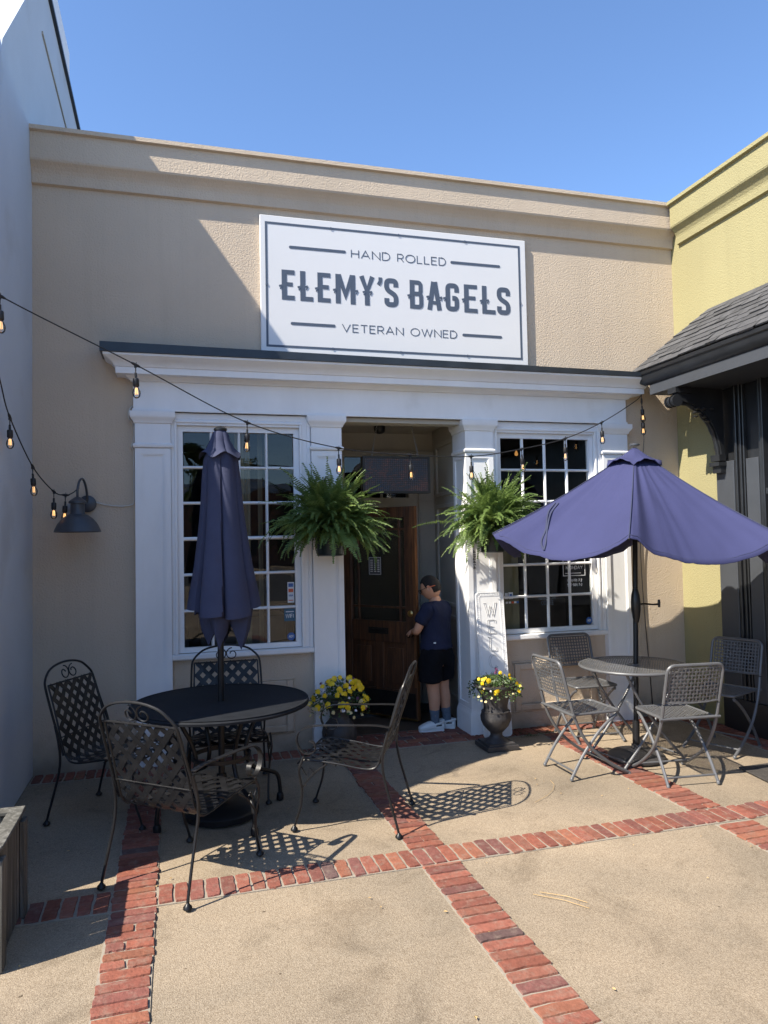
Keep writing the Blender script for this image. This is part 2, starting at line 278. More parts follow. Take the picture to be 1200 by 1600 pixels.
class MB:
    def __init__(s): s.bm = bmesh.new(); s.col = None
    def v(s, *p): return s.bm.verts.new(p)
    def face(s, vs):
        try: return s.bm.faces.new(vs)
        except ValueError: return None
    def quad(s, a, b, c, d): return s.face([s.v(*a), s.v(*b), s.v(*c), s.v(*d)])
    def box(s, x0, x1, y0, y1, z0, z1):
        p = [s.v(x, y, z) for z in (z0, z1) for y in (y0, y1) for x in (x0, x1)]
        fs = [s.face([p[i] for i in f]) for f in ((0, 2, 3, 1), (4, 5, 7, 6), (0, 1, 5, 4), (2, 6, 7, 3), (0, 4, 6, 2), (1, 3, 7, 5))]
        return p, fs
    def obox(s, c, ax, ay, az, hx, hy, hz):
        c = Vector(c); p = []
        for k in (-1, 1):
            for j in (-1, 1):
                for i in (-1, 1): p.append(s.v(*(c+ax*hx*i+ay*hy*j+az*hz*k)))
        for f in ((0, 2, 3, 1), (4, 5, 7, 6), (0, 1, 5, 4), (2, 6, 7, 3), (0, 4, 6, 2), (1, 3, 7, 5)): s.face([p[i] for i in f])
        return p
    def prism(s, poly, fn, a, b):
        """poly of 2-D points, fn(p, t) gives a 3-D point; extruded from t=a to t=b"""
        A = [s.v(*fn(p, a)) for p in poly]; B = [s.v(*fn(p, b)) for p in poly]; n = len(poly)
        s.face(A[::-1]); s.face(B)
        for i in range(n): s.face([A[i], A[(i+1) % n], B[(i+1) % n], B[i]])
    def tube(s, pts, r, n=8, cap=True, flat=1.0, up=None):
        pts = [Vector(p) for p in pts]; rings = []; prev = None
        for i, p in enumerate(pts):
            t = (pts[min(i+1, len(pts)-1)]-pts[max(i-1, 0)])
            if t.length < 1e-9: t = Vector((0, 0, 1))
            t.normalize()
            if prev is None:
                a = Vector(up) if up else (Vector((0, 0, 1)) if abs(t.z) < .9 else Vector((1, 0, 0)))
                prev = (a-t*a.dot(t)).normalized()
            else:
                q = prev-t*prev.dot(t); prev = q.normalized() if q.length > 1e-6 else prev
            b = t.cross(prev); rr = r[i] if isinstance(r, (list, tuple)) else r
            rings.append([s.v(*(p+prev*math.cos(k*2*math.pi/n)*rr*flat+b*math.sin(k*2*math.pi/n)*rr)) for k in range(n)])
        for A, B in zip(rings, rings[1:]):
            for k in range(n): s.face([A[k], A[(k+1) % n], B[(k+1) % n], B[k]])
        if cap: s.face(rings[0][::-1]); s.face(rings[-1])
    def lathe(s, prof, c=(0, 0, 0), n=32, rf=None, cap=True):
        rings = []
        for (r, z) in prof:
            rings.append([s.v(c[0]+r*(rf(a, z) if rf else 1)*math.cos(a), c[1]+r*(rf(a, z) if rf else 1)*math.sin(a), c[2]+z) for a in [k*2*math.pi/n for k in range(n)]])
        for A, B in zip(rings, rings[1:]):
            for k in range(n): s.face([A[k], A[(k+1) % n], B[(k+1) % n], B[k]])
        if cap: s.face(rings[0][::-1]); s.face(rings[-1])
    def mitre(s, prof, x0, x1, yf, yw, f=None):
        """moulding profile [(projection, z)] wrapped round the front and both sides of a block"""
        f = f or (lambda x, y, z: (x, y, z)); st = []
        for d, z in prof:
            st.append([s.v(*f(*q)) for q in ((x0-d, yw, z), (x0-d, yf-d, z), (x1+d, yf-d, z), (x1+d, yw, z))])
        for A, B in zip(st, st[1:]):
            for i in range(3): s.face([A[i], A[i+1], B[i+1], B[i]])
        s.face(st[-1]); s.face(st[0][::-1])
    def ribbon(s, pts, nrm, side, w, th):
        """thin strap with rectangular section"""
        rings = []
        for p, n_, b_ in zip(pts, nrm, side):
            rings.append([s.v(*(p+n_*th/2*i+b_*w/2*j)) for i, j in ((-1, -1), (-1, 1), (1, 1), (1, -1))])
        for A, B in zip(rings, rings[1:]):
            for k in range(4): s.face([A[k], A[(k+1) % 4], B[(k+1) % 4], B[k]])
        s.face(rings[0][::-1]); s.face(rings[-1])
    def build(s, name, m, parent=None, smooth=False, bevel=0, label=None, cat=None, group=None, kind=None, recalc=True):
        bm = s.bm
        if recalc: bmesh.ops.recalc_face_normals(bm, faces=bm.faces)
        if bevel:
            es = [e for e in bm.edges if len(e.link_faces) == 2 and e.calc_face_angle(0) > .6]
            bmesh.ops.bevel(bm, geom=es, offset=bevel, segments=1, affect='EDGES')
        if parent is None:
            zs = [v.co.z for v in bm.verts]; xs = [v.co.x for v in bm.verts]; ys = [v.co.y for v in bm.verts]
            off = Vector(((min(xs)+max(xs))/2, (min(ys)+max(ys))/2, min(zs)))
            if kind == 'structure': off = Vector((0, 0, 0))
        else: off = wloc(parent)
        bmesh.ops.translate(bm, verts=bm.verts, vec=-off)
        me = bpy.data.meshes.new(name); bm.to_mesh(me); bm.free()
        if smooth == 'auto' or smooth is True:
            for p in me.polygons: p.use_smooth = True
            if smooth == 'auto': me.set_sharp_from_angle(angle=R(38))
        o = link(name, me, m, parent)
        if parent is None: o.location = off
        return tag(o, label, cat, group, kind)

def catmull(pts, n=8):
    P = [Vector(p) for p in pts]; P = [P[0]*2-P[1]]+P+[P[-1]*2-P[-2]]; out = []
    for i in range(1, len(P)-2):
        a, b, c, d = P[i-1:i+3]
        for k in range(n):
            t = k/n; out.append(.5*((2*b)+(c-a)*t+(2*a-5*b+4*c-d)*t*t+(3*b-a-3*c+d)*t**3))
    out.append(P[-2]); return out

# ------------------------------------------------------------------ ground and paving
b = MB(); n = 1
b.quad((-400, -400, -.006), (400, -400, -.006), (400, 400, -.006), (-400, 400, -.006))
b.build('ground', M['concrete'], kind='structure')
b = MB(); b.box(-300, 300, -24, -12, -.005, -.002); b.build('road', M['asphalt'], kind='structure')

BC = [(.20, .064, .044), (.22, .074, .050), (.19, .060, .042), (.23, .084, .056), (.17, .058, .046), (.21, .066, .042), (.145, .056, .048), (.24, .088, .052)]
class Bricks:
    def __init__(s): s.mb = MB(); s.lay = s.mb.bm.loops.layers.float_color.new('Col')
    def one(s, x0, x1, y0, y1, z=.001):
        j = lambda a: rnd.uniform(-a, a)
        c = rnd.choice(BC); k = rnd.uniform(.8, 1.15); c = (c[0]*k, c[1]*k, c[2]*k, 1)
        if rnd.random() < .035: c = (.10*k, .058*k, .055*k, 1)
        h = z+.004+rnd.uniform(0, .003); e = .005
        # outline with worn, wavy edges
        pts = []
        def edge(a, b_, n_):
            for i in range(n_):
                t = i/n_; pts.append((a[0]+(b_[0]-a[0])*t+j(.0032), a[1]+(b_[1]-a[1])*t+j(.0032)))
        q = .003
        w, l = x1-x0, y1-y0
        edge((x0+q, y0), (x1-q, y0), 5 if w > l else 2); edge((x1, y0+q), (x1, y1-q), 2 if w > l else 5)
        edge((x1-q, y1), (x0+q, y1), 5 if w > l else 2); edge((x0, y1-q), (x0, y0+q), 2 if w > l else 5)
        cx, cy = (x0+x1)/2, (y0+y1)/2; tx, ty = j(.0015), j(.0015)
        bot = [s.mb.v(p[0], p[1], z-.004) for p in pts]
        top = [s.mb.v(p[0]+(cx-p[0])*e/(w/2)*.45, p[1]+(cy-p[1])*e/(l/2)*.45, h+tx*(p[0]-cx)/w+ty*(p[1]-cy)/l) for p in pts]
        fs = [s.mb.face(top)]; m_ = len(pts)
        for i in range(m_): fs.append(s.mb.face([bot[i], bot[(i+1) % m_], top[(i+1) % m_], top[i]]))
        for f in fs:
            if f:
                for lp in f.loops: lp[s.lay] = c
    def strip_y(s, x0, x1, y0, y1, pitch=.0735):
        y = y0
        while y < y1-.03:
            p = pitch*rnd.uniform(.96, 1.04); g = .011; yy = min(y+p, y1); sk = rnd.uniform(-.004, .004)
            if rnd.random() < .12:
                xm = x0+(x1-x0)*rnd.uniform(.4, .6); s.one(x0+sk+rnd.uniform(-.006, .006), xm-.003, y+g/2, yy-g/2); s.one(xm+.003, x1+sk, y+g/2, yy-g/2)
            else: s.one(x0+sk+rnd.uniform(-.005, .005), x1+sk+rnd.uniform(-.005, .005), y+g/2, yy-g/2)
            y = yy
    def strip_x(s, x0, x1, y0, y1, pitch=.0735):
        x = x0
        while x < x1-.03:
            p = pitch*rnd.uniform(.96, 1.04); g = .011; xx = min(x+p, x1); sk = rnd.uniform(-.004, .004)
            s.one(x+g/2, xx-g/2, y0+sk+rnd.uniform(-.005, .005), y1+sk+rnd.uniform(-.005, .005)); x = xx
bk = Bricks()
S1, S2, S3 = (-.315, -.113), (1.215, 1.418), (3.03, 3.262)
for (a, c) in (S1, S2, S3):
    bk.strip_y(a, c, -1.2, 3.70); bk.strip_y(a, c, 3.915, 5.84)
XE = 4.5
bk.strip_x(-.99, S1[0], 3.71, 3.905); bk.strip_x(S1[0], S1[1]-.0, 3.71, 3.905) if False else bk.strip_y(S1[0], S1[1], 3.705, 3.912)
bk.strip_x(S1[1]+.008, S3[1], 3.71, 3.905); bk.strip_x(S3[1]+.008, 6.9, 3.71, 3.905)
bk.strip_x(-1.04, 1.33, 5.85, 6.045); bk.strip_x(2.50, 4.68, 5.85, 6.045)
bk.strip_y(4.45, 4.66, 4.35, 5.84)
# brick floor of the entrance recess, laid in running bond at a slant-free bond
y = 5.845; k = 0
while y < 7.18:
    x = 1.335-(.1 if k % 2 else 0)
    while x < 2.50:
        x0 = max(x, 1.335); x1 = min(x+.2, 2.50)
        if x1-x0 > .03: bk.one(x0+.005, x1-.005, y+.005, y+.095)
        x += .205
    y += .1; k += 1
bk.mb.build('brick_paving', M['brick'], kind='structure', recalc=False)
b = MB()
for (a, c) in (S1, S2, S3): b.box(a-.004, c+.004, -1.25, 3.695, -.02, -.001); b.box(a-.004, c+.004, 3.92, 5.835, -.02, -.001)
b.box(-1.04, 7, 3.704, 3.911, -.02, -.0005); b.box(-1.04, 4.69, 5.837, 7.2, -.02, -.0012); b.box(4.43, 4.68, 4.33, 5.832, -.02, -.0014)
b.build('mortar_bed', M['mortar'], kind='structure')

# ------------------------------------------------------------------ bagel shop building
FY = 6.05
shop = thing('shop_building', 'tan stucco one-storey shop with white pilasters, two paned windows and a recessed doorway', 'building', (1.82, FY, 0))
b = MB(); T = .22
b.box(-1.05, -.03, FY, FY+T, 0, 4.86); b.box(1.07, 1.34, FY, FY+T, 0, 4.86); b.box(2.50, 2.77, FY, FY+T, 0, 4.86); b.box(3.85, 4.69, FY, FY+T, 0, 4.86)
for x0, x1 in ((-.03, 1.07), (2.77, 3.85)):
    b.box(x0, x1, FY, FY+T, 0, .84); b.box(x0, x1, FY, FY+T, 2.68, 4.86)
b.box(1.34, 2.50, FY, FY+T, 2.80, 4.86)
b.build('wall', M['stucco'], shop)
# parapet cornice along the wall top
def cornice(mb, f, a, c):
    prof = [(0, 4.49), (.032, 4.497), (.036, 4.55), (.036, 4.556), (.040, 4.575), (.052, 4.60), (.072, 4.625), (.094, 4.645), (.098, 4.655), (.10, 4.66), (.10, 4.862), (.13, 4.868), (.13, 4.90), (-.2, 4.905), (-.2, 4.49)]
    A = [mb.v(*f(d, a, z)) for d, z in prof]; B = [mb.v(*f(d, c, z)) for d, z in prof]; n = len(prof)
    for i in range(n): mb.face([A[i], A[(i+1) % n], B[(i+1) % n], B[i]])
    mb.face(A[::-1]); mb.face(B)
b = MB(); cornice(b, lambda d, t, z: (t, FY-d, z), -1.049, 4.685); b.build('parapet_cornice', M['stucco'], shop)
b = MB(); b.box(-1.05, 4.69, FY+T, FY+9, 4.3, 4.5); b.build('roof', M['asphalt'], shop)
# entablature
b = MB()
b.box(-.323*.99, 4.126*.99, FY-.055, FY-.001, 2.752, 2.985)
b.mitre([(0, 2.985), (.022, 2.987), (.028, 3.0), (.05, 3.012), (.056, 3.018), (.12, 3.02), (.122, 3.068), (.13, 3.072), (.138, 3.09), (.165, 3.118), (.20, 3.138), (.205, 3.142), (.205, 3.158)], -.32, 4.085, FY-.055, FY-.001)
b.mitre([(0.0, 2.752), (.008, 2.755), (.008, 2.770), (0.001, 2.772)], -.32, 4.085, FY-.056, FY-.001)
b.build('entablature', M['white'], shop, smooth='auto')
b = MB()
b.prism([(FY-.275, 3.160), (FY-.275, 3.232), (FY-.001, 3.268), (FY-.001, 3.160)], lambda p, t: (t, p[0], p[1]-(p[1]-3.16)*.45*(t+.545)/4.85), -.545, 4.30)
b.build('metal_flashing', M['flash'], shop)
# beam under the entablature over the doorway and the recess ceiling
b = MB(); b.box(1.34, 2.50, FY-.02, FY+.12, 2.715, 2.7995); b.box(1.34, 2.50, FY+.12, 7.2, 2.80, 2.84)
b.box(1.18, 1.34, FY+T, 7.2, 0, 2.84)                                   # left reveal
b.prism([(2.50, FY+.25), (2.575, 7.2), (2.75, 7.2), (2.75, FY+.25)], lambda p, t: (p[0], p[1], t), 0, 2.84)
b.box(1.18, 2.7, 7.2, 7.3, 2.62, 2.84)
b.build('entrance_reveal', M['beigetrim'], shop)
b = MB()                                                                 # raised panels on the right reveal
def rpan(z0, z1):
    d = Vector((.075, .90, 0)).normalized(); nn = Vector((-d.y, d.x, 0)); o = Vector((2.503, FY+.30, 0))
    for (s0, s1, za, zb) in ((.05, .09, z0, z1), (.66, .70, z0, z1), (.09, .66, z0, z0+.04), (.09, .66, z1-.04, z1)):
        c = o+d*(s0+s1)/2+Vector((0, 0, (za+zb)/2))+nn*.006; b.obox(c, d, nn, Vector((0, 0, 1)), (s1-s0)/2, .012, (zb-za)/2)
rpan(.20, .98); rpan(1.06, 2.05); rpan(2.13, 2.66); b.build('reveal_panel', M['beigetrim'], shop, bevel=.004)

# pilasters
def pilaster(x0, x1, yf=FY-.062, side=0.0):
    yb = FY+side-.001; mb = MB()
    core = .012
    mb.box(x0+core, x1-core, yf+core, yb, .20, 2.69)
    w = .045
    def frame(a0, a1, z0, z1):
        mb.box(a0, a0+w, yf, yf+core-.0005, z0, z1); mb.box(a1-w, a1, yf, yf+core-.0005, z0, z1)
        mb.box(a0+w, a1-w, yf, yf+core-.0005, z0, z0+w); mb.box(a0+w, a1-w, yf, yf+core-.0005, z1-w, z1)
        q = .012
        for (p0, p1, r0, r1) in ((a0+w, a0+w+q, z0+w, z1-w), (a1-w-q, a1-w, z0+w, z1-w), (a0+w+q, a1-w-q, z0+w, z0+w+q), (a0+w+q, a1-w-q, z1-w-q, z1-w)):
            mb.box(p0, p1, yf+.005, yf+core-.001, r0, r1)
    frame(x0, x1, .22, 2.46)
    mb.box(x0, x1, yf, yf+core-.0005, 2.50, 2.69)
    for sx, sg in ((x0, 1), (x1, -1)):                                   # flanks
        a, c = (sx, sx+core-.0005) if sg > 0 else (sx-core+.0005, sx)
        if side > .1:
            mb.box(a, c, yf+core, yf+core+w, .22, 2.46); mb.box(a, c, yb-w, yb, .22, 2.46)
            mb.box(a, c, yf+core+w, yb-w, .22, .22+w); mb.box(a, c, yf+core+w, yb-w, 2.46-w, 2.46)
        else: mb.box(a, c, yf+core, yb, .22, 2.46)
        mb.box(a, c, yf+core, yb, 2.50, 2.69)
    mb.mitre([(0.002, 2.463), (.012, 2.468), (.016, 2.478), (.016, 2.488), (.008, 2.496), (0.002, 2.50)], x0, x1, yf, yb)
    mb.mitre([(.002, 2.655), (.010, 2.66), (.014, 2.675), (.024, 2.69), (.032, 2.70), (.036, 2.712), (.036, 2.748), (.0, 2.7515)], x0, x1, yf, yb)
    mb.mitre([(.018, 0.004), (.018, .165), (.012, .185), (.003, .205), (0.002, .22)], x0, x1, yf, yb)
    return mb.build('pilaster', M['white'], shop, smooth='auto')
pilaster(-.310, -.042); pilaster(1.078, 1.335); pilaster(2.448, 2.712, side=.25); pilaster(3.82, 4.085)

# windows
def window(x0, x1, gx0, gx1):
    yf = FY-.03; z0, z1 = .84, 2.751
    root = MB()
    root.box(x0, gx0-.045, yf, FY+.0, z0, 2.70); root.box(gx1+.045, x1, yf, FY+.0, z0, 2.70); root.box(x0, x1, yf, FY+.0, 2.70, z1)
    root.box(gx0-.045, gx1+.045, yf, FY, 2.652, 2.70)
    for (a, c) in ((gx0-.065, gx0-.045), (gx1+.045, gx1+.065)): root.box(a, c, yf-.012, yf-.0005, z0+.0, 2.672)
    root.box(gx0-.065, gx1+.065, yf-.012, yf-.0005, 2.6725, 2.692)
    root.box(x1-.035, x1-.004, yf-.010, yf-.0005, z0, 2.742)
    if x0 < gx0-.1: root.box(x0+.004, x0+.03, yf-.010, yf-.0005, z0, 2.742)
    win = root.build('window', M['white'], shop, bevel=.003)
    mb = MB(); ys = FY+.0
    gz0, gz1 = .885, 2.607
    for (a, c, d, e) in ((gx0-.045, gx0, .845, 2.652), (gx1, gx1+.045, .845, 2.652), (gx0, gx1, .845, gz0), (gx0, gx1, gz1, 2.652)): mb.box(a, c, ys, ys+.045, d, e)
    nx, nz = 4, 6; m_ = .0125
    for i in range(1, nx):
        x = gx0+(gx1-gx0)*i/nx; mb.prism([(-m_, .028), (-m_*.4, .004), (m_*.4, .004), (m_, .028)], lambda p, t, x=x: (x+p[0], ys+p[1], t), gz0, gz1)
    for j in range(1, nz):
        z = gz0+(gz1-gz0)*j/nz; k = 1.25 if j == 3 else 1
        mb.prism([(-m_*k, .029), (-m_*.4*k, .0055), (m_*.4*k, .0055), (m_*k, .029)], lambda p, t, z=z: (t, ys+p[1], z+p[0]), gx0, gx1)
    mb.build('frame', M['white'], win)
    mb = MB()
    for i in range(nx):
        for j in range(nz):
            a0 = gx0+(gx1-gx0)*i/nx+.005; a1 = gx0+(gx1-gx0)*(i+1)/nx-.005; c0 = gz0+(gz1-gz0)*j/nz+.005; c1 = gz0+(gz1-gz0)*(j+1)/nz-.005
            t1, t2 = rnd.uniform(-.0016, .0016), rnd.uniform(-.0016, .0016)
            mb.quad((a0, ys+.0255+t1, c0), (a1, ys+.0255-t1, c0), (a1, ys+.0255-t1+t2, c1), (a0, ys+.0255+t1+t2, c1))
    mb.build('glass', M['glass'], win)
    mb = MB()
    mb.box(x0-.0, x1+.0, FY-.055, FY-.0305, .800, .838); mb.box(x0, x1, FY-.03, FY+.05, .79, .8395)
    mb.build('sill', M['white'], win, bevel=.004)
    return win
w1 = window(-.041, 1.078, .050, .938); w2 = window(2.715, 3.82, 2.810, 3.705)

# raised panel mouldings under the windows
def wallpanel(x0, x1, z0, z1):
    mb = MB(); w = .055
    for (a, c, d, e) in ((x0, x0+w, z0, z1), (x1-w, x1, z0, z1), (x0+w, x1-w, z0, z0+w), (x0+w, x1-w, z1-w, z1)): mb.box(a, c, FY-.028, FY-.0005, d, e)
    mb.box(x0-.018, x1+.018, FY-.012, FY-.0003, z1, z1+.018); mb.box(x0-.018, x0, FY-.012, FY-.0003, z0-.018, z1); mb.box(x1, x1+.018, FY-.012, FY-.0003, z0-.018, z1); mb.box(x0, x1, FY-.012, FY-.0003, z0-.018, z0)
    mb.build('wall_panel', M['stucco'], shop, bevel=.006)
wallpanel(.12, .905, .165, .58); wallpanel(2.885, 3.70, .165, .58)

# door frame, transom, threshold
DY = 7.2
b = MB()
b.box(1.34, 1.50, DY-.03, DY+.1, 0, 2.62); b.box(2.40, 2.575, DY-.03, DY+.1, 0, 2.62); b.box(2.30, 2.40, DY-.01, DY+.1, 0, 2.62)
b.box(1.50, 2.30, DY-.03, DY+.1, 2.04, 2.14); b.box(1.50, 2.30, DY-.03, DY+.1, 2.56, 2.62); b.box(2.395, 2.575, DY-.038, DY-.0305, 2.08, 2.11)
for x in (1.62, 2.02): b.box(x-.012, x+.012, DY+.01, DY+.05, 2.14, 2.56)
b.box(2.41, 2.425, DY-.04, DY-.0305, .2, 2.02)
dfr = b.build('door_frame', M['beigetrim'], shop, bevel=.004)
b = MB(); b.quad((1.50, DY+.03, 2.14), (2.30, DY+.03, 2.14), (2.30, DY+.03, 2.56), (1.50, DY+.03, 2.56)); b.build('transom_glass', M['glass'], dfr)
b = MB(); b.box(1.345, 2.50, 6.9, 7.5, .006, .035); b.build('threshold', M['dark'], shop, bevel=.004)

# open door: hinge at left back, free edge towards the camera
hin = Vector((1.60, 7.185, 0)); dv = Vector((2.135, 6.49, 0))-hin; DW = dv.length; dv.normalize(); dn = Vector((dv.y, -dv.x, 0))   # dn faces the camera side
if dn.y > 0: dn = -dn
def dbox(mb, s0, s1, z0, z1, t0=-.022, t1=.022): mb.obox(hin+dv*(s0+s1)/2+dn*(t0+t1)/2+Vector((0, 0, (z0+z1)/2)), dv, dn, Vector((0, 0, 1)), (s1-s0)/2, (t1-t0)/2, (z1-z0)/2)
b = MB(); zt = 2.02; zb = .04; st = .11
dbox(b, 0, st, zb, zt); dbox(b, DW-st, DW, zb, zt); dbox(b, st, DW-st, zt-.10, zt); dbox(b, st, DW-st, .74, .94); dbox(b, st, DW-st, zb, .30); dbox(b, DW/2-.05, DW/2+.05, .30, .74)
for s in (st+.075, DW-st-.085): dbox(b, s, s+.022, .94, zt-.10, -.014, .014)
for z in (1.06, zt-.22): dbox(b, st, DW-st, z, z+.02, -.0135, .0135)
for (a, c) in ((st, DW/2-.05), (DW/2+.05, DW-st)):
    dbox(b, a, c, .30, .74, -.010, .006); dbox(b, a+.05, c-.05, .35, .69, -.0, .014)
for (a, c, z0, z1) in ((st, st+.012, .94, zt-.1), (DW-st-.012, DW-st, .94, zt-.1)): dbox(b, a, c, z0, z1, -.018, .018)
door = b.build('door', M['door'], shop, bevel=.003)
b = MB(); dbox(b, DW-.004, DW+.002, zb, zt, -.0222, .0222); dbox(b, DW-.03, DW-.0035, zb+.3, zt-.004, .0222, .0235); b.build('orange_edge', M['dooredge'], door)  # free edge and thin front strip in lighter, more orange wood
b = MB(); dbox(b, st, DW-st, .94, zt-.10, -.003, .003); b.build('door_glass', M['glass'], door)
b = MB(); dbox(b, .03, DW-.02, zb+.02, .285, .0222, .0255); b.build('kick_plate', M['kick'], door)
b = MB(); dbox(b, .03, DW, zb-.004, zb+.012, .0258, .0285); b.build('brass_strip', M['brass'], door)
def knob(name, s, z, prof, m):
    mb = MB(); c = hin+dv*s+dn*.022+Vector((0, 0, z)); n = 20; rings = []
    for r, t in prof: rings.append([mb.v(*(c+dn*t+dv*math.cos(k*2*math.pi/n)*r+Vector((0, 0, math.sin(k*2*math.pi/n)*r)))) for k in range(n)])
    for A, B in zip(rings, rings[1:]):
        for k in range(n): mb.face([A[k], A[(k+1) % n], B[(k+1) % n], B[k]])
    mb.face(rings[-1]); return mb.build(name, m, door, smooth='auto')
knob('door_knob', DW-.045, .832, [(.028, 0), (.03, .004), (.012, .006), (.011, .03), (.022, .036), (.03, .05), (.029, .062), (.018, .07), (.002, .072)], mat('dark_bronze_knob', (.05, .028, .018), .35, metal=.5))
knob('deadbolt', DW-.06, 1.02, [(.03, 0), (.03, .008), (.024, .014), (.016, .016), (.015, .022), (.002, .022)], M['brass'])
b = MB(); dbox(b, DW/2-.12, DW/2+.12, .815, .875, .0222, .027); dbox(b, DW/2-.10, DW/2+.10, .828, .862, .0272, .030); b.build('mail_slot', M['kick'], door, bevel=.002)

# text helpers -----------------------------------------------------
def stroke(mb, pts, t, fn, d0, d1):
    """mitred flat stroke of width t; fn(x, z, depth) -> world"""
    n = len(pts); Lf, Rt = [], []
    for i in range(n):
        p = Vector(pts[i])
        if i == 0: d = (Vector(pts[1])-p).normalized(); m_ = Vector((-d.y, d.x)); k = 1
        elif i == n-1: d = (p-Vector(pts[i-1])).normalized(); m_ = Vector((-d.y, d.x)); k = 1
        else:
            a = (p-Vector(pts[i-1])).normalized(); c = (Vector(pts[i+1])-p).normalized(); na = Vector((-a.y, a.x)); nc = Vector((-c.y, c.x))
            m_ = (na+nc); m_ = m_.normalized() if m_.length > 1e-4 else na; k = min(1/max(m_.dot(na), .3), 2.2)
        Lf.append(p+m_*k*t/2); Rt.append(p-m_*k*t/2)
    A = [[mb.v(*fn(q.x, q.y, d)) for q in Lf] for d in (d0, d1)]; B = [[mb.v(*fn(q.x, q.y, d)) for q in Rt] for d in (d0, d1)]
    for i in range(n-1):
        mb.face([A[0][i], A[0][i+1], B[0][i+1], B[0][i]]); mb.face([A[1][i], B[1][i], B[1][i+1], A[1][i+1]])
        mb.face([A[0][i], A[1][i], A[1][i+1], A[0][i+1]]); mb.face([B[0][i], B[0][i+1], B[1][i+1], B[1][i]])
    mb.face([A[0][0], B[0][0], B[1][0], A[1][0]]); mb.face([A[0][-1], A[1][-1], B[1][-1], B[0][-1]])
def arc(cx, cy, rx, ry, a0, a1, n=12): return [(cx+rx*math.cos(R(a0+(a1-a0)*i/n)), cy+ry*math.sin(R(a0+(a1-a0)*i/n))) for i in range(n+1)]
THIN = {
 'H': (.72, [[(0, 0), (0, 1)], [(.72, 0), (.72, 1)], [(0, .52), (.72, .52)]]),
 'A': (.84, [[(0, 0), (.42, 1), (.84, 0)], [(.15, .33), (.69, .33)]]),
 'N': (.76, [[(0, 0), (0, 1), (.76, 0), (.76, 1)]]),
 'D': (.74, [[(0, 0), (0, 1), (.3, 1)]+arc(.3, .5, .44, .5, 90, -90)+[(0, 0)]]),
 'R': (.64, [[(0, 0), (0, 1), (.36, 1)]+arc(.36, .72, .26, .28, 90, -90)+[(0, .44)], [(.34, .44), (.64, 0)]]),
 'O': (1.0, [arc(.5, .5, .5, .5, 90, 450, 28)]),
 'L': (.54, [[(0, 1), (0, 0), (.54, 0)]]),
 'E': (.58, [[(.58, 1), (0, 1), (0, 0), (.58, 0)], [(0, .52), (.52, .52)]]),
 'V': (.84, [[(0, 1), (.42, 0), (.84, 1)]]),
 'T': (.70, [[(0, 1), (.70, 1)], [(.35, 1), (.35, 0)]]),
 'W': (1.2, [[(0, 1), (.3, 0), (.6, 1), (.9, 0), (1.2, 1)]]),
 'C': (.86, [arc(.5, .5, .5, .5, 48, 312, 20)]),
 'M': (.9, [[(0, 0), (0, 1), (.45, .25), (.9, 1), (.9, 0)]]),
 'K': (.66, [[(0, 0), (0, 1)], [(.62, 1), (.02, .4)], [(.2, .58), (.66, 0)]]),
 'I': (.06, [[(.03, 0), (.03, 1)]]), 'G': (.9, [arc(.5, .5, .5, .5, 48, 345, 20)+[(.95, .45), (.55, .45)]]),
 'F': (.56, [[(.56, 1), (0, 1), (0, 0)], [(0, .52), (.5, .52)]]),
 'P': (.6, [[(0, 0), (0, 1), (.34, 1)]+arc(.34, .72, .26, .28, 90, -90)+[(0, .44)]]),
 'U': (.7, [[(0, 1), (0, .35)]+arc(.35, .35, .35, .35, 180, 360)+[(.7, 1)]]),
 'S': (.6, [arc(.3, .75, .27, .25, 30, 270, 12)+arc(.3, .25, .3, .25, 90, -150, 12)]),
 'Y': (.8, [[(0, 1), (.4, .5), (.8, 1)], [(.4, .5), (.4, 0)]]),
 'X': (.7, [[(0, 0), (.7, 1)], [(0, 1), (.7, 0)]]),
 '-': (.35, [[(0, .5), (.35, .5)]]), '1': (.2, [[(0, .8), (.15, 1), (.15, 0)]]), '4': (.6, [[(.45, 0), (.45, 1), (0, .3), (.6, .3)]]),
 '7': (.55, [[(0, 1), (.55, 1), (.15, 0)]]), '2': (.6, [arc(.3, .7, .28, .3, 160, -30, 8)+[(0, 0), (.6, 0)]]), '3': (.6, [arc(.28, .74, .26, .26, 150, -80, 10)+arc(.28, .25, .3, .25, 80, -150, 10)]),
 ' ': (.45, [])}
def text(mb, s, x0, x1, z0, h, t, fn, depth=.002, sp=.26):
    tot = sum(THIN[c][0] for c in s)+sp*(len(s)-1); k = (x1-x0)/tot; x = x0; q = 0
    for c in s:
        w, sts = THIN[c]
        for st_ in sts:
            stroke(mb, [(x+p[0]*k, z0+p[1]*h) for p in st_], t, fn, 0, depth+.0003*(q % 3)); q += 1
        x += (w+sp)*k

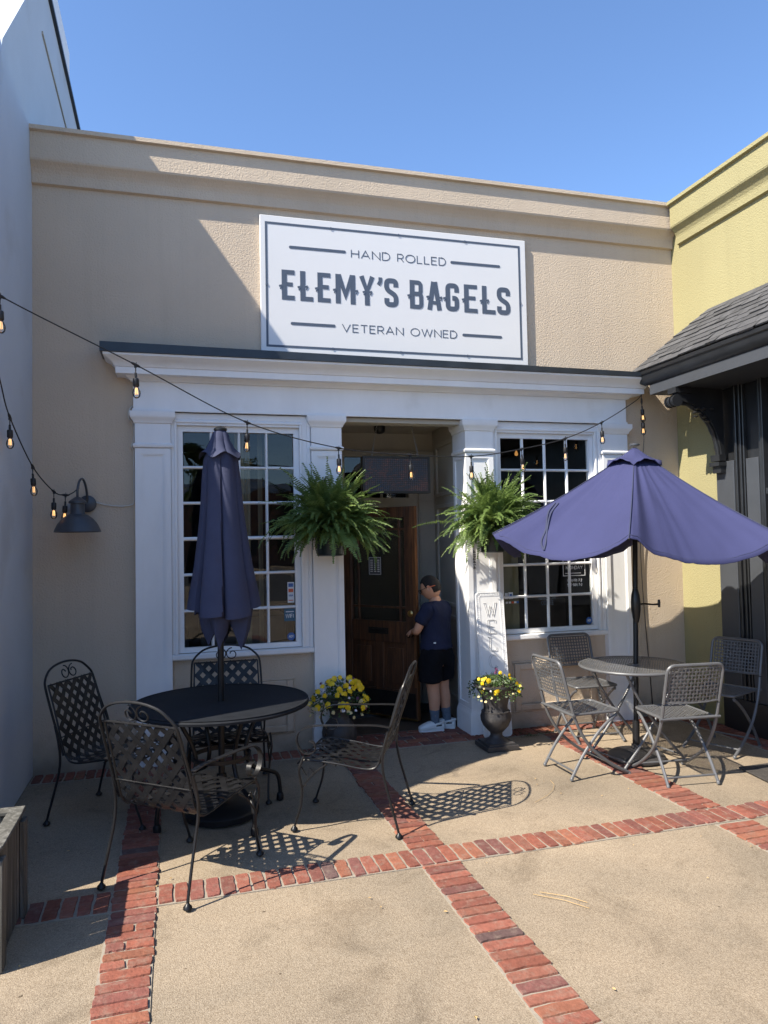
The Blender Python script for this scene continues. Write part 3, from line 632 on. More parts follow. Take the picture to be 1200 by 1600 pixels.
# ------------------------------------------------------------------ shop sign
SY = FY-.035
sg = thing('sign_board', 'large white rectangular shop sign with slate lettering reading ELEMY\'S BAGELS above the door', 'sign', (1.885, SY, 3.27))
b = MB(); b.box(.680, 3.095, SY, FY-.001, 3.272, 4.425); b.build('sign_panel', M['sign'], sg, bevel=.004)
f = lambda x, z, d: (x, SY-.0005-d, z)
b = MB(); t = .018
for (a, c, d, e) in ((.722, 3.038, 4.352, 4.352+t), (.722, 3.038, 3.320, 3.320+t), (.722, .722+t, 3.320+t, 4.352), (3.038-t, 3.038, 3.320+t, 4.352)): b.box(a, c, SY-.0022, SY-.0005, d, e)
b.build('border', M['signblue'], sg)
b = MB()
b.bm.free()
for (a, c, z) in ((.92, 1.407, 4.170), (2.358, 2.839, 4.163), (.925, 1.306, 3.525), (2.456, 2.84, 3.516)):
    b = MB(); b.prism(arc(a+.012, z, .012, .012, 90, 270, 6)+arc(c-.012, z, .012, .012, -90, 90, 6), lambda p, t: (p[0], SY-t, p[1]), .0004, .0022); b.build('rule_line', M['signblue'], sg)
b = MB(); text(b, 'HAND', 1.455, 1.797, 4.128, .066, .0072, f, .0012); b.build('small_lettering', M['signblue'], sg); b = MB(); text(b, 'ROLLED', 1.868, 2.312, 4.128, .066, .0072, f, .0012); b.build('small_lettering', M['signblue'], sg); b = MB(); text(b, 'VETERAN', 1.365, 1.905, 3.482, .064, .0072, f, .0012); b.build('small_lettering', M['signblue'], sg); b = MB(); text(b, 'OWNED', 1.975, 2.402, 3.482, .064, .0072, f, .0012); b.build('small_lettering', M['signblue'], sg)
for (x, z) in ((1.28, 4.361), (1.88, 4.361), (2.50, 4.361), (1.28, 3.329), (1.88, 3.329), (2.50, 3.329), (.731, 3.84), (3.029, 3.84)):
    b = MB(); b.prism([(x+.011*math.cos(q), z+.011*math.sin(q)) for q in [k*math.pi/5 for k in range(10)]], lambda p, t: (p[0], SY-t, p[1]), .0023, .006); b.build('screw', M['signblue'], sg)
b = MB(); H = .252; Z0 = 3.722; tt = .043
def rp_(pts, r=.03):
    out = [pts[0]]
    for i in range(1, len(pts)-1):
        p = Vector(pts[i]); a = Vector(pts[i-1]); c = Vector(pts[i+1]); ra = min(r, (a-p).length*.48); rc = min(r, (c-p).length*.48)
        A = p+(a-p).normalized()*ra; B = p+(c-p).normalized()*rc
        for k in range(6):
            u = k/5; q = A*(1-u)**2+p*2*u*(1-u)+B*u*u; out.append((q.x, q.y))
    out.append(pts[-1]); return out
qd = [0]
def S_(pts, x, t=tt):
    qd[0] += 1; stroke(b, [(x+p[0], Z0+p[1]) for p in pts], t, f, 0, .0015+.0003*(qd[0] % 5))
h2 = tt/2
def spur(x, z=.118, w=.022):
    qd[0] += 1; stroke(b, [(x-w, Z0+z-.006), (x+.001, Z0+z), (x+.002, Z0+z)], .016, f, 0, .0014+.0003*(qd[0] % 5))
    stroke(b, [(x-w*.55, Z0+z-.03), (x+.004, Z0+z-.002)], .010, f, 0, .0031)
def gl(c, x0, x1):
    w = x1-x0
    if c in 'EL':
        S_([(h2, 0), (h2, H)], x0); S_([(tt*.9, h2*.85), (w, h2*.85)], x0, tt*.85); spur(x0)
        if c == 'E': S_([(tt*.9, H-h2*.85), (w, H-h2*.85)], x0, tt*.85); S_([(tt*.9, H*.52), (w*.86, H*.52)], x0, tt*.8)
        else: spur(x0+tt+.018, .125, .018)
    if c == 'M':
        S_([(h2, 0), (h2, H)], x0); S_([(w-h2, 0), (w-h2, H)], x0); S_([(h2*1.2, H-.004), (w/2, H*.30), (w-h2*1.2, H-.004)], x0, tt*.95); spur(x0); spur(x1+.018, .12, .02)
    if c == 'Y':
        S_([(h2*.9, H), (w/2, H*.48), (w-h2*.9, H)], x0, tt*.95); S_([(w/2, H*.55), (w/2, 0)], x0); spur(x0+w/2-tt*.4); spur(x0+w/2+tt*.5+.018, .12, .018)
    if c == "'":
        S_([(w*.6, H), (w*.6, H*.86), (w*.15, H*.74)], x0, tt*.72)
    if c == 'S':
        S_(rp_([(w-h2, H*.70), (w-h2, H-h2), (h2, H-h2), (h2, H*.60), (w-h2, H*.40), (w-h2, h2), (h2, h2), (h2, H*.30)], .032), x0)
    if c == 'B':
        S_([(h2, 0), (h2, H)], x0); S_(rp_([(tt*.8, H-h2*.85), (w-h2-.004, H-h2*.85), (w-h2-.004, H*.53), (tt*.8, H*.53)], .028), x0, tt*.85)
        S_(rp_([(tt*.8, H*.53), (w-h2, H*.53), (w-h2, h2*.85), (tt*.8, h2*.85)], .028), x0, tt*.85); spur(x0)
    if c == 'A':
        S_([(h2*.9, 0), (w/2-.006, H)], x0, tt*.98); S_([(w-h2*.9, 0), (w/2+.006, H)], x0, tt*.98); S_([(w*.27, H*.26), (w*.73, H*.26)], x0, tt*.7);  spur(x0+.014); spur(x1+.004, .118, .018)
    if c == 'G':
        S_(rp_([(w-h2, H*.68), (w-h2, H-h2), (h2, H-h2), (h2, h2), (w-h2, h2), (w-h2, H*.47), (w*.5, H*.47)], .032), x0); spur(x0)
for c, a, d in (('E', .855, .962), ('L', 1.010, 1.118), ('E', 1.157, 1.267), ('M', 1.312, 1.484), ('Y', 1.520, 1.656), ("'", 1.684, 1.722), ('S', 1.741, 1.868), ('B', 1.973, 2.098), ('A', 2.134, 2.265), ('G', 2.305, 2.432), ('E', 2.481, 2.607), ('L', 2.654, 2.781), ('S', 2.799, 2.930)): gl(c, a, d)
b.build('main_lettering', M['signblue'], sg)

# ------------------------------------------------------------------ shop interior seen through the glass
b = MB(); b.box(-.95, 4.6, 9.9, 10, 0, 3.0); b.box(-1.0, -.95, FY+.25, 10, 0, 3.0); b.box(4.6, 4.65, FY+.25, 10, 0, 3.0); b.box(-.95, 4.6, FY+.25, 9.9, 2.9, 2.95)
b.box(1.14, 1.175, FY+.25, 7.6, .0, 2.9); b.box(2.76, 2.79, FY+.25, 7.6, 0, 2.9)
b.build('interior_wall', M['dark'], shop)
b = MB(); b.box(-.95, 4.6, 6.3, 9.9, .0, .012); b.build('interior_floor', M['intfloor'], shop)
for q in ((.2, 1.0, 7.0, 7.5, .012, 1.02), (-.8, .1, 7.3, 7.9, .012, .85), (3.0, 4.3, 7.6, 8.2, .012, 1.0)): b = MB(); b.box(*q); b.build('counter', M['counter'], shop, bevel=.01)
for i, (x0, x1) in enumerate(((.47, .60), (.66, .70), (-.0, .045))):
    b = MB(); n = 14
    P = [(x0+(x1-x0)*k/n, FY+.20+.012*math.sin(k*1.9)) for k in range(n+1)]
    b.prism(P+[(p[0], p[1]+.006) for p in P[::-1]], lambda p, t: (p[0], p[1], t), .86, 2.66); b.build('curtain', M['curtain'], shop, smooth='auto')
b = MB(); b.box(2.80, 2.985, FY+.06, FY+.066, .88, 1.74); b.build('paper_panel', M['board'], shop)
b = MB(); b.lathe([(.003, .05), (.01, .04), (.018, .015), (.015, .0), (.003, -.005)], (3.36, 6.85, 2.55), 14); b.build('pendant_bulb', M['warmbulb'], shop, smooth=True)

# stickers and lettering on the glass
gy = FY+.024
def fl(x, z, d): return (x, gy-.001-d, z)
def sticker(x0, x1, z0, z1, m, parent, name='sticker', d=.0012, y=None):
    mb = MB(); yy = (y if y is not None else gy); mb.box(x0, x1, yy-d, yy-.0002, z0, z1); return mb.build(name, m, parent)
st1 = sticker(.875, .930, 1.205, 1.375, M['greywhite'], w1)
for z0, z1, m in ((1.335, 1.365, 'bluesticker'), (1.292, 1.320, 'redsticker')):
    b = MB(); b.box(.882, .922, gy-.0022, gy-.0014, z0, z1); b.build('sticker', M[m], w1)
b = MB(); text(b, 'VISA' if False else 'VISA', .884, .920, 1.258, .014, .003, fl, .002); b.build('sticker_lettering', M['bluesticker'], w1)
b = MB(); b.box(.882, .922, gy-.0022, gy-.0014, 1.222, 1.228); b.build('sticker', M['redsticker'], w1)
sticker(.845, .934, 1.055, 1.158, M['tealsticker'], w1)
b = MB(); text(b, 'WIFI', .858, .920, 1.082, .030, .005, fl, .002); stroke(b, [(.858, 1.132), (.925, 1.132)], .008, fl, 0, .002); b.build('sticker_lettering', M['greywhite'], w1)
def octo(x, z, r, parent):
    mb = MB(); mb.prism([(x+r*math.cos(R(22.5+45*k)), z+r*math.sin(R(22.5+45*k))) for k in range(8)], lambda p, t: (p[0], gy-t, p[1]), .0003, .0015); mb.build('sticker', M['bluesticker'], parent)
    mb = MB(); text(mb, 'ADT', x-r*.55, x+r*.55, z-r*.25, r*.5, r*.14, fl, .002); mb.build('sticker_lettering', M['greywhite'], parent)
octo(.900, .928, .034, w1); octo(3.675, .925, .034, w2)
THIN['9'] = (.6, [arc(.3, .7, .28, .28, 0, 360, 14), [(.58, .7), (.4, 0)]]); THIN['0'] = (.6, [arc(.3, .5, .28, .5, 0, 360, 16)]); THIN['6'] = (.6, [arc(.3, .3, .28, .3, 0, 360, 14), [(.05, .4), (.35, 1)]])
b = MB()
for (a, c, z0, z1) in ((3.44, 3.60, 1.455, 1.460), (3.44, 3.60, 1.365, 1.370)): stroke(b, [(a, (z0+z1)/2), (c, (z0+z1)/2)], .006, fl, 0, .001)
stroke(b, [(3.42, 1.62), (3.42, 1.345), (3.645, 1.345), (3.645, 1.62)], .006, fl, 0, .0013)
text(b, 'OPEN HOURS', 3.44, 3.625, 1.515, .032, .007, fl, .001); text(b, 'MONDAY', 3.45, 3.62, 1.405, .028, .005, fl, .001)
text(b, 'MON-FRI 7-2', 3.46, 3.61, 1.290, .022, .005, fl, .001, .3); text(b, 'SAT-SUN 7-2', 3.46, 3.61, 1.250, .022, .005, fl, .001, .3)
b.build('window_lettering', M['greywhite'], w2)
b = MB(); text(b, 'KINGDOM', 3.165, 3.33, 1.135, .034, .0045, fl, .001); text(b, 'COFFEE', 3.19, 3.31, 1.090, .034, .0045, fl, .001); b.build('window_lettering', M['txtgrey'], w2)
sticker(2.865, 2.908, 1.155, 1.215, M['greywhite'], w2); sticker(2.830, 2.858, 1.155, 1.21, M['greywhite'], w2)
b = MB(); b.box(2.875, 2.898, gy-.0022, gy-.0014, 1.17, 1.20); b.build('sticker', M['bluesticker'], w2)
for x, m in ((2.835, 'greywhite'), (2.865, 'greywhite'), (2.893, 'redsticker'), (2.918, 'greywhite'), (2.942, 'bluesticker')): sticker(x, x+.022, 1.115, 1.132, M[m], w2)
# hours plate in the door glass
hb = thing('hours_sign', 'small dark hours sign with white rows hanging in the door glass', 'sign', tuple(hin+dv*.40+Vector((0, 0, 1.38))))
def dfn(x, z, d): p = hin+dv*x+dn*(.008+d)+Vector((0, 0, z)); return (p.x, p.y, p.z)
b = MB(); 
p0 = hin+dv*.40+dn*.006+Vector((0, 0, 1.46)); b.obox(p0, dv, dn, Vector((0, 0, 1)), .075, .0018, .088); b.build('sign_plate', M['charcoal'], hb)
b = MB()
for i in range(7):
    z = 1.515-i*.018; stroke(b, [(.345, z), (.375, z)], .008, dfn, 0, .001); stroke(b, [(.39, z), (.415, z)], .009, dfn, 0, .001); stroke(b, [(.43, z), (.455, z)], .009, dfn, 0, .001)
stroke(b, [(.33, 1.54), (.47, 1.54), (.47, 1.38), (.33, 1.38), (.33, 1.54)], .004, dfn, 0, .0013); b.build('sign_lettering', M['greywhite'], hb)

# small vertical writing on the third pilaster
b = MB(); pf = lambda x, z, d: (2.495+(z-.0), FY-.0625-d, 1.60-x)
text(b, '41N414', 0, .16, 0, .022, .005, pf, .0012, .3); b.build('pilaster_lettering', M['blackplastic'], shop)

# ------------------------------------------------------------------ neighbour on the left
lb = thing('neighbour_building', 'pale blue-grey building whose plain side wall fills the left edge of the picture', 'building', (-3.5, 7, 0))
prof = [(3.83, 0), (3.84, .46), (3.93, 1.67), (4.02, 2.66), (4.32, 3.75), (4.62, 4.40), (4.986, 4.925), (5.686, 5.69), (6.46, 6.515), (6.796, 6.512), (8.885, 6.43), (14, 6.2), (14, 0)]
b = MB(); b.prism(prof, lambda p, t: (t, p[0], p[1]), -6.5, -1.05); b.build('side_wall', M['leftwall'], lb)
b = MB()
def yband(y0, z0, y1, z1, w, x=-1.05, pr=.02, off=0): b.prism([(y0, z0-off), (y1, z1-off), (y1, z1-off-w), (y0, z0-off-w)], lambda p, t: (t, p[0], p[1]), x+.0004, x+pr)
yband(6.475, 6.0, 8.30, 5.94, .022, pr=.012)
b.build('groove_trim', M['beigetrim'], lb)
b = MB(); b.prism([(6.50, 6.516), (8.885, 6.434), (14, 6.204), (14, 6.23), (8.885, 6.468), (6.50, 6.55)], lambda p, t: (t, p[0], p[1]), -6.5, -1.02); b.build('coping', M['flash'], lb)
b = MB(); b.prism([(4.78, 4.46), (4.986, 4.925), (5.686, 5.69), (6.40, 6.45), (6.50, 6.38), (5.78, 5.60), (5.08, 4.86), (4.88, 4.40)], lambda p, t: (t, p[0], p[1]), -1.0496, -1.035); b.build('rake_trim', M['leftwall'], lb)
b = MB(); b.prism([(6.9, 5.67), (9.2, 8.73), (11, 8.73), (11, 5.67)], lambda p, t: (t, p[0], p[1]), -6.3, -1.42); b.build('roof', M['leftroof'], lb)

# ------------------------------------------------------------------ neighbour on the right
YX = 4.69
yb = thing('neighbour_building', 'yellow stucco building at right with a black wooden storefront under a shingled canopy', 'building', (YX+2, 2, 0))
b = MB(); b.box(YX, YX+.25, 5.5, FY+.3, 0, 4.86); b.box(YX, YX+.25, -4, 5.5, 3.0, 4.86); b.box(YX+.25, YX+6, -4, FY+.3, 4.2, 4.5)
b.build('wall', M['yellow'], yb)
b = MB(); cornice(b, lambda d, t, z: (YX-d, t, z), FY-.13, -4); b.build('parapet_cornice', M['yellow'], yb)
# black storefront
b = MB()
b.box(YX+.02, YX+.2, -4, 5.5, 0, 3.0)
b.box(YX-.045, YX+.02, 4.95, 5.5, 0, .28)
b.build('storefront_wall', M['black'], yb)
b = MB(); b.box(YX-.035, YX+.0195, 5.285, 5.50, .2805, 2.34); b.box(YX-.02, YX+.0195, 5.02, 5.16, .2805, 2.34)
b.box(YX-.012, YX+.0195, -4, 4.93, .9, .98)
b.build('storefront_pilaster', M['charcoal'], yb, bevel=.004)
b = MB()
for y0, y1, d in ((5.262, 5.28, .03), (5.235, 5.255, .045), (5.20, 5.225, .03), (5.175, 5.19, .02), (4.98, 5.0, .03), (4.93, 4.96, .05)): b.box(YX-d, YX+.0195, y0, y1, .281, 3.0)
b.box(YX-.05, YX+.019, -4, 4.92, 2.02, 2.07); b.build('storefront_moulding', M['black'], yb, bevel=.004)
b = MB()
for k in range(6):
    y1 = 4.86-k*1.2; b.box(YX-.008, YX+.0195, y1-1.05, y1, .99, 2.0)
b.build('storefront_panel', M['charcoal'], yb, bevel=.004)
# canopy
ex = 4.17
b = MB()
b.prism([(ex-.02, 3.155), (ex-.03, 3.225), (YX, 3.225+.0), (YX, 3.0), (ex+.05, 3.0), (ex+.05, 3.02)], lambda p, t: (p[0], t, p[1]), -4, 5.70)
canopy = b.build('canopy', M['black'], yb)
b = MB(); b.prism([(ex, 2.985), (ex, 3.075), (ex+.055, 3.078), (YX, 3.078), (YX, 2.985)], lambda p, t: (p[0], t, p[1]), -4.01, 5.74); b.build('fascia', M['charcoal'], canopy)
b = MB(); b.prism([(ex-.002, 3.079), (ex-.03, 3.10), (ex-.045, 3.13), (ex-.05, 3.165), (ex-.065, 3.175), (ex-.07, 3.205), (ex-.04, 3.215), (ex+.03, 3.16), (ex+.03, 3.079)], lambda p, t: (p[0], t+(ex-p[0])*1.2, p[1]), -4.02, 5.80); b.build('gutter', M['black'], canopy, smooth='auto')
# shingles: courses of individual tabs with their own tone
sm = MB(); lay = sm.bm.loops.layers.float_color.new('Col')
e0 = Vector((ex-.065, 5.93, 3.225)); t0 = Vector((YX, 5.56, 3.755)); nc = 9
for i in range(nc):
    a, c = i/nc, (i+1)/nc
    xa, za = ex-.065+(YX-ex+.065)*a, 3.222+.533*a; xc, zc = ex-.065+(YX-ex+.065)*(c+.03), 3.222+.533*(c+.03)
    yl = 5.93+(5.56-5.93)*a; yl2 = 5.93+(5.56-5.93)*c
    y = yl; first = True
    while y > -3.9:
        w = rnd.uniform(.10, .20); y2 = y-w; k = rnd.uniform(.75, 1.3); col = (.070*k, .070*k, .073*k, 1); up = rnd.choice((.006, .012, .006)); dz = rnd.choice((0, 0, .014))
        n = Vector((-.533, 0, .585)).normalized()
        ya = y; yc = yl2 if first else y
        pts = [Vector((xa-dz, ya-.004, za-dz))+n*(up+.004), Vector((xa-dz, y2, za-dz))+n*(up+.004), Vector((xc, y2, zc))+n*.002, Vector((xc, yc-.004, zc))+n*.002]
        low = [Vector((xa-dz, ya-.004, za-dz)), Vector((xa-dz, y2, za-dz))]
        V = [sm.v(*p) for p in pts]; W = [sm.v(*p) for p in low]
        for f_ in (sm.face(V), sm.face([W[0], W[1], V[1], V[0]])):
            if f_:
                for lp in f_.loops: lp[lay] = col
        y = y2; first = False
V = [sm.v(ex-.065, 5.93, 3.222), sm.v(YX, 5.56, 3.755), sm.v(YX, 5.99, 3.26)]
f_ = sm.face(V)
for lp in f_.loops: lp[lay] = (.06, .06, .063, 1)
sm.build('shingles', M['shingle'], canopy, recalc=False)
b = MB(); b.prism([(ex-.065, 3.218), (YX, 3.218), (YX, 3.75)], lambda p, t: (p[0], t, p[1]), -4, 5.55); b.build('roof_deck', M['black'], canopy)
# scrolled bracket
b = MB(); n = 14
arcp = [(4.225+.40*math.sin(R(90*k/n))**1.0, 2.86-.50*(1-math.cos(R(90*k/n)))) for k in range(n+1)]
poly = [(4.20, 2.983)]+[(4.20, 2.86)]+arcp+[(4.635, 2.34), (YX-.036, 2.34), (YX-.036, 2.983)]
b.prism(poly, lambda p, t: (p[0], t, p[1]), 5.385, 5.465)
for k in range(5):
    zc = 2.865; b.tube([(4.175+k*.0, 5.37+k*.025, zc), (4.175, 5.385+k*.025, zc)], .052 if k % 2 == 0 else .045, 18)
b.tube([(p[0]-.004, 5.425, p[1]-.004) for p in arcp], [.022+.006*math.sin(i*2.2) for i in range(n+1)], 10)
b.box(4.575, YX-.037, 5.365, 5.485, 2.30, 2.335); b.box(4.60, YX-.037, 5.375, 5.475, 2.24, 2.2995); b.box(4.585, YX-.037, 5.37, 5.48, 2.345, 2.40)
b.box(4.16, 4.32, 5.37, 5.48, 2.935, 2.984)
for k in range(9):
    a = R(15+8*k); b.lathe([(.001, -.012), (.02, -.006), (.024, 0), (.02, .006), (.001, .012)], (4.43+.10*math.cos(k*1.9)*(1-.06*k), 5.384, 2.80-.035*(k % 4)), 8)
b.build('scroll_bracket', M['black'], yb, smooth='auto')

# ------------------------------------------------------------------ LED sign in the doorway
LY = 6.45
led = thing('led_sign', 'black framed LED matrix sign hanging on chains in the doorway', 'sign', (1.95, LY, 2.14))
b = MB(); x0, x1, z0, z1 = 1.628, 2.273, 2.135, 2.475
b.box(x0, x1, LY, LY+.07, z0, z1)
for (a, c, d, e) in ((x0, x0+.022, z0, z1), (x1-.022, x1, z0, z1), (x0+.022, x1-.022, z0, z0+.022), (x0+.022, x1-.022, z1-.022, z1)): b.box(a, c, LY-.012, LY-.0005, d, e)
b.build('sign_frame', M['blackplastic'], led)
b = MB(); b.box(x0+.022, x1-.022, LY-.004, LY-.0006, z0+.022, z1-.022); b.build('led_screen', M['led'], led)
b = MB()
k = 32
for i in range(1, k): x = x0+.022+(x1-x0-.044)*i/k; b.box(x-.0022, x+.0022, LY-.007, LY-.0045, z0+.022, z1-.022)
k = 17
for i in range(1, k): z = z0+.022+(z1-z0-.044)*i/k; b.box(x0+.022, x1-.022, LY-.0072, LY-.0046, z-.0022, z+.0022)
b.build('pixel_grid', M['blackplastic'], led)
for xa, xb in ((1.72, 1.785), (2.17, 2.105)):
    b = MB(); n = 17
    for i in range(n):
        t = (i+.5)/n; c = Vector((xa+(xb-xa)*t, LY+.02, 2.475+(2.80-2.475)*t)); a = 0 if i % 2 else 90
        pts = []
        for q in range(11):
            an = 2*math.pi*q/10; p = Vector((math.cos(an)*.006, 0, math.sin(an)*.013))
            if a: p = Vector((0, p.x, p.z))
            pts.append(c+p)
        b.tube(pts, .002, 5, cap=False)
    b.build('chain', M['chain'], led, smooth=True)
dl = MB(); dl.lathe([(.055, 0), (.055, -.03), (.05, -.055), (.03, -.07), (.002, -.075)], (1.88, 6.75, 2.80), 20)
dl.build('ceiling_light', M['blackplastic'], smooth='auto', label='small black dome light on the ceiling above the doorway', cat='ceiling light')

# ------------------------------------------------------------------ hanging ferns
def make_fern(name, label, cx, cy, zp, zc, seed, rad, nfr):
    r = random.Random(seed)
    root = thing(name, label, 'hanging plant', (cx, cy, zp), 'hanging ferns beside the doorway')
    b = MB(); b.lathe([(.098, 0), (.103, .004), (.122, .20), (.130, .205), (.132, .228), (.122, .230), (.115, .20), (.09, .19)], (cx, cy, zp), 28)
    b.lathe([(.088, -.012), (.112, -.004), (.112, .0)], (cx, cy, zp), 28); b.build('pot', M['pot'], root, smooth='auto')
    b = MB()
    for i in range(nfr):
        an = r.uniform(0, 2*math.pi)
        if math.sin(an) > .35 and r.random() < .65: an = -an
        lev = r.random(); el0 = R(-12+100*lev**.75); L = rad*r.uniform(.75, 1.12)*(1.22 if lev < .35 else 1.08 if lev < .6 else 1.22)
        if r.random() < .08: L *= 1.18
        if i % 4 == 0: L = rad*r.uniform(.45, .75); el0 = R(r.uniform(-15, 40)); an = r.uniform(-math.pi, 0) if r.random() < .8 else an
        d = Vector((math.cos(an), math.sin(an), 0)); p = Vector((cx, cy, zp+.21))+d*r.uniform(0, .09)
        P = [p.copy()]; n = 24; bend = R(r.uniform(40, 105))*(1.0 if lev < .75 else .62)*(1.0 if lev > .25 else .8); curl_ = r.uniform(-.5, .5); wob = 0
        for k in range(n):
            wob += r.gauss(0, .045); e_ = el0-bend*((k+1)/n)**1.4+wob*.6; curl_ += r.gauss(0, .05); dd = Vector((math.cos(an+curl_*k/n), math.sin(an+curl_*k/n), 0))
            p = p+(dd*math.cos(e_)+Vector((0, 0, math.sin(e_))))*L/n; P.append(Vector((p.x, min(p.y, FY-.075), p.z)))
        sd = Vector((-d.y, d.x, 0)); tw = r.uniform(-.9, .9)
        b.tube(P[::3]+[P[-1]], .0013, 3, cap=False)
        nl = 36
        for k in range(3, nl+1):
            t = k/nl; idx = min(int(t*n), n-1); p_ = P[idx]+(P[idx+1]-P[idx])*(t*n-idx); tg = (P[idx+1]-P[idx])
            if tg.length < 1e-5: continue
            tg.normalize(); s2 = (sd+tg.cross(sd)*tw).normalized(); nm = tg.cross(s2)
            ll = .052*(min(1, t*3.2)**.6)*max(.12, (1-t**2.2))**.8*r.uniform(.8, 1.12); w = .0105
            for sg_ in (-1, 1):
                if r.random() < .05: continue
                q = (s2*sg_+tg*r.uniform(.02, .28)+nm*r.uniform(-.35, .35)).normalized(); e = p_+q*ll-Vector((0, 0, ll*.12)); m1 = p_+q*ll*.4+nm*.002
                b.face([b.v(*(p_-tg*w*.45)), b.v(*(m1-tg*w*.55)), b.v(*e), b.v(*(m1+tg*w*.55)), b.v(*(p_+tg*w*.45))])
    b.build('fronds', M['fern'], root, recalc=False)
    b = MB(); b.box(cx-.02, cx+.02, FY-.075, FY-.063, zp+.36, zp+.60); b.tube(catmull([(cx, FY-.07, zp+.58), (cx, FY-.16, zp+.63), (cx, cy+.02, zp+.60), (cx, cy-.03, zp+.56)], 6), .007, 6)
    b.tube(catmull([(cx, FY-.07, zp+.40), (cx, FY-.13, zp+.49), (cx, FY-.18, zp+.61)], 5), .005, 6)
    for k in range(3):
        a = k*2.09+.3; b.tube([(cx+.125*math.cos(a), cy+.125*math.sin(a), zp+.22), (cx, cy-.02, zp+.56)], .0022, 4)
    b.build('bracket', M['blackplastic'], root, smooth='auto')
    return root
make_fern('hanging_fern', 'large dark shaded fern hanging on the pilaster left of the doorway', 1.175, 5.76, 1.60, 0, 3, .395, 360)
make_fern('hanging_fern', 'bright sunlit fern hanging on the pilaster right of the doorway', 2.585, 5.76, 1.595, 0, 8, .40, 330)

# ------------------------------------------------------------------ urn planters with pansies
def flower_mesh(m):
    b = MB(); r_f = .021
    for k, (a, s) in enumerate(((90, 1.1), (35, .95), (145, .95), (-40, .95), (220, .95))):
        a = R(a); c = Vector((math.cos(a)*.011, -.002*k-.002, math.sin(a)*.011)); pts = []
        for q in range(8):
            t = q*math.pi/4; pts.append(b.v(c.x+math.cos(t)*.0135*s, c.y+.003*math.cos(t-a)-.002, c.z+math.sin(t)*.0135*s))
        b.face(pts)
    b.bm.normal_update()
    me = bpy.data.meshes.new('flower'); b.bm.to_mesh(me); b.bm.free(); me.materials.append(m); return me
FM = {k: flower_mesh(M[k]) for k in ('yellowpetal', 'whitepetal', 'purplepetal', 'cream')}
def urn(label, loc, prof, n_y, n_w, n_p, n_c, crad, ch, seed, sq):
    r = random.Random(seed); root = thing('urn_planter', label, 'planter', loc, None); x, y, z = loc
    b = MB()
    b.lathe(prof, loc, 40, rf=lambda a, zz: 1+.012*math.sin(a*14)*(1 if .1 < zz < .3 else 0))
    if sq: b.box(x-.135, x+.135, y-.135, y+.135, 0, .035); b.box(x-.115, x+.115, y-.115, y+.115, .035, .05)
    for k in range(10):
        a = k*2*math.pi/10; zz = prof[len(prof)//2][1]
    b.build('urn', M['urn'], root, smooth='auto')
    top = prof[-3][1]; rr = prof[-3][0]
    b = MB(); b.lathe([(rr*.9, top-.03), (rr*.86, top-.02), (.002, top-.005)], loc, 24, cap=False); b.build('soil', M['soil'], root, smooth=True)
    b = MB()
    for i in range(900):
        a = r.uniform(0, 6.283); q = crad*math.sqrt(r.random()); h = ch*(1-(q/crad)**2)*r.uniform(.2, 1)-(.10*r.random() if q > rr else 0)
        c = Vector((x+q*math.cos(a), y+q*math.sin(a), z+top+h)); d = Vector((r.uniform(-1, 1), r.uniform(-1, 1), r.uniform(-.3, 1))).normalized(); s_ = d.orthogonal().normalized(); l = r.uniform(.012, .03); w = l*.38
        b.face([b.v(*c), b.v(*(c+d*l*.5+s_*w)), b.v(*(c+d*l)), b.v(*(c+d*l*.5-s_*w))])
    for i in range(26):
        a = r.uniform(0, 6.283); q = crad*r.uniform(.5, 1); c0 = Vector((x, y, z+top)); c1 = Vector((x+q*math.cos(a), y+q*math.sin(a), z+top+ch*r.uniform(-.5, .6))); b.tube([c0, (c0+c1)/2+Vector((0, 0, .04)), c1], .0016, 3, cap=False)
    b.build('leaves', M['leafdark'], root, recalc=False)
    for cnt, m in ((n_y, 'yellowpetal'), (n_w, 'whitepetal'), (n_p, 'purplepetal'), (n_c, 'cream')):
        for i in range(cnt):
            a = r.uniform(-math.pi*1.02, math.pi*.02) if r.random() < .8 else r.uniform(0, math.pi); q = crad*math.sqrt(r.uniform(.05, 1))
            h = ch*(1-(q/crad)**2)+r.uniform(-.02, .03)-(.09*r.random() if q > crad*.8 else 0)
            if m == 'cream': q = crad*r.uniform(.8, 1.08); h = r.uniform(-.11, .02)
            if m == 'purplepetal' and sq: a, q, h = r.uniform(-2, -1), crad*.3*r.random(), ch+r.uniform(.01, .06)
            o = bpy.data.objects.new('flower', FM[m]); C.objects.link(o); o.parent = root
            o.location = (q*math.cos(a), q*math.sin(a), top+h); s_ = r.uniform(.75, 1.25) if m in ('yellowpetal',) else r.uniform(.45, .7)
            if sq: s_ *= .75
            o.scale = (s_,)*3; o.rotation_euler = (r.uniform(-.7, .3), r.uniform(-.4, .4), math.atan2(math.sin(a), math.cos(a))*.35+r.uniform(-.5, .5)+.45)
    return root
urn('low round black urn full of bright yellow pansies left of the doorway', (1.243, 5.84, 0),
    [(0.072, 0.005), (0.096, 0.01), (0.1, 0.03), (0.12, 0.07), (0.138, 0.13), (0.141, 0.17), (0.132, 0.215), (0.108, 0.25), (0.084, 0.275), (0.074, 0.3), (0.076, 0.34), (0.101, 0.38), (0.124, 0.42), (0.132, 0.432), (0.132, 0.44), (0.12, 0.441), (0.11, 0.42)], 52, 12, 8, 22, .25, .165, 5, False)
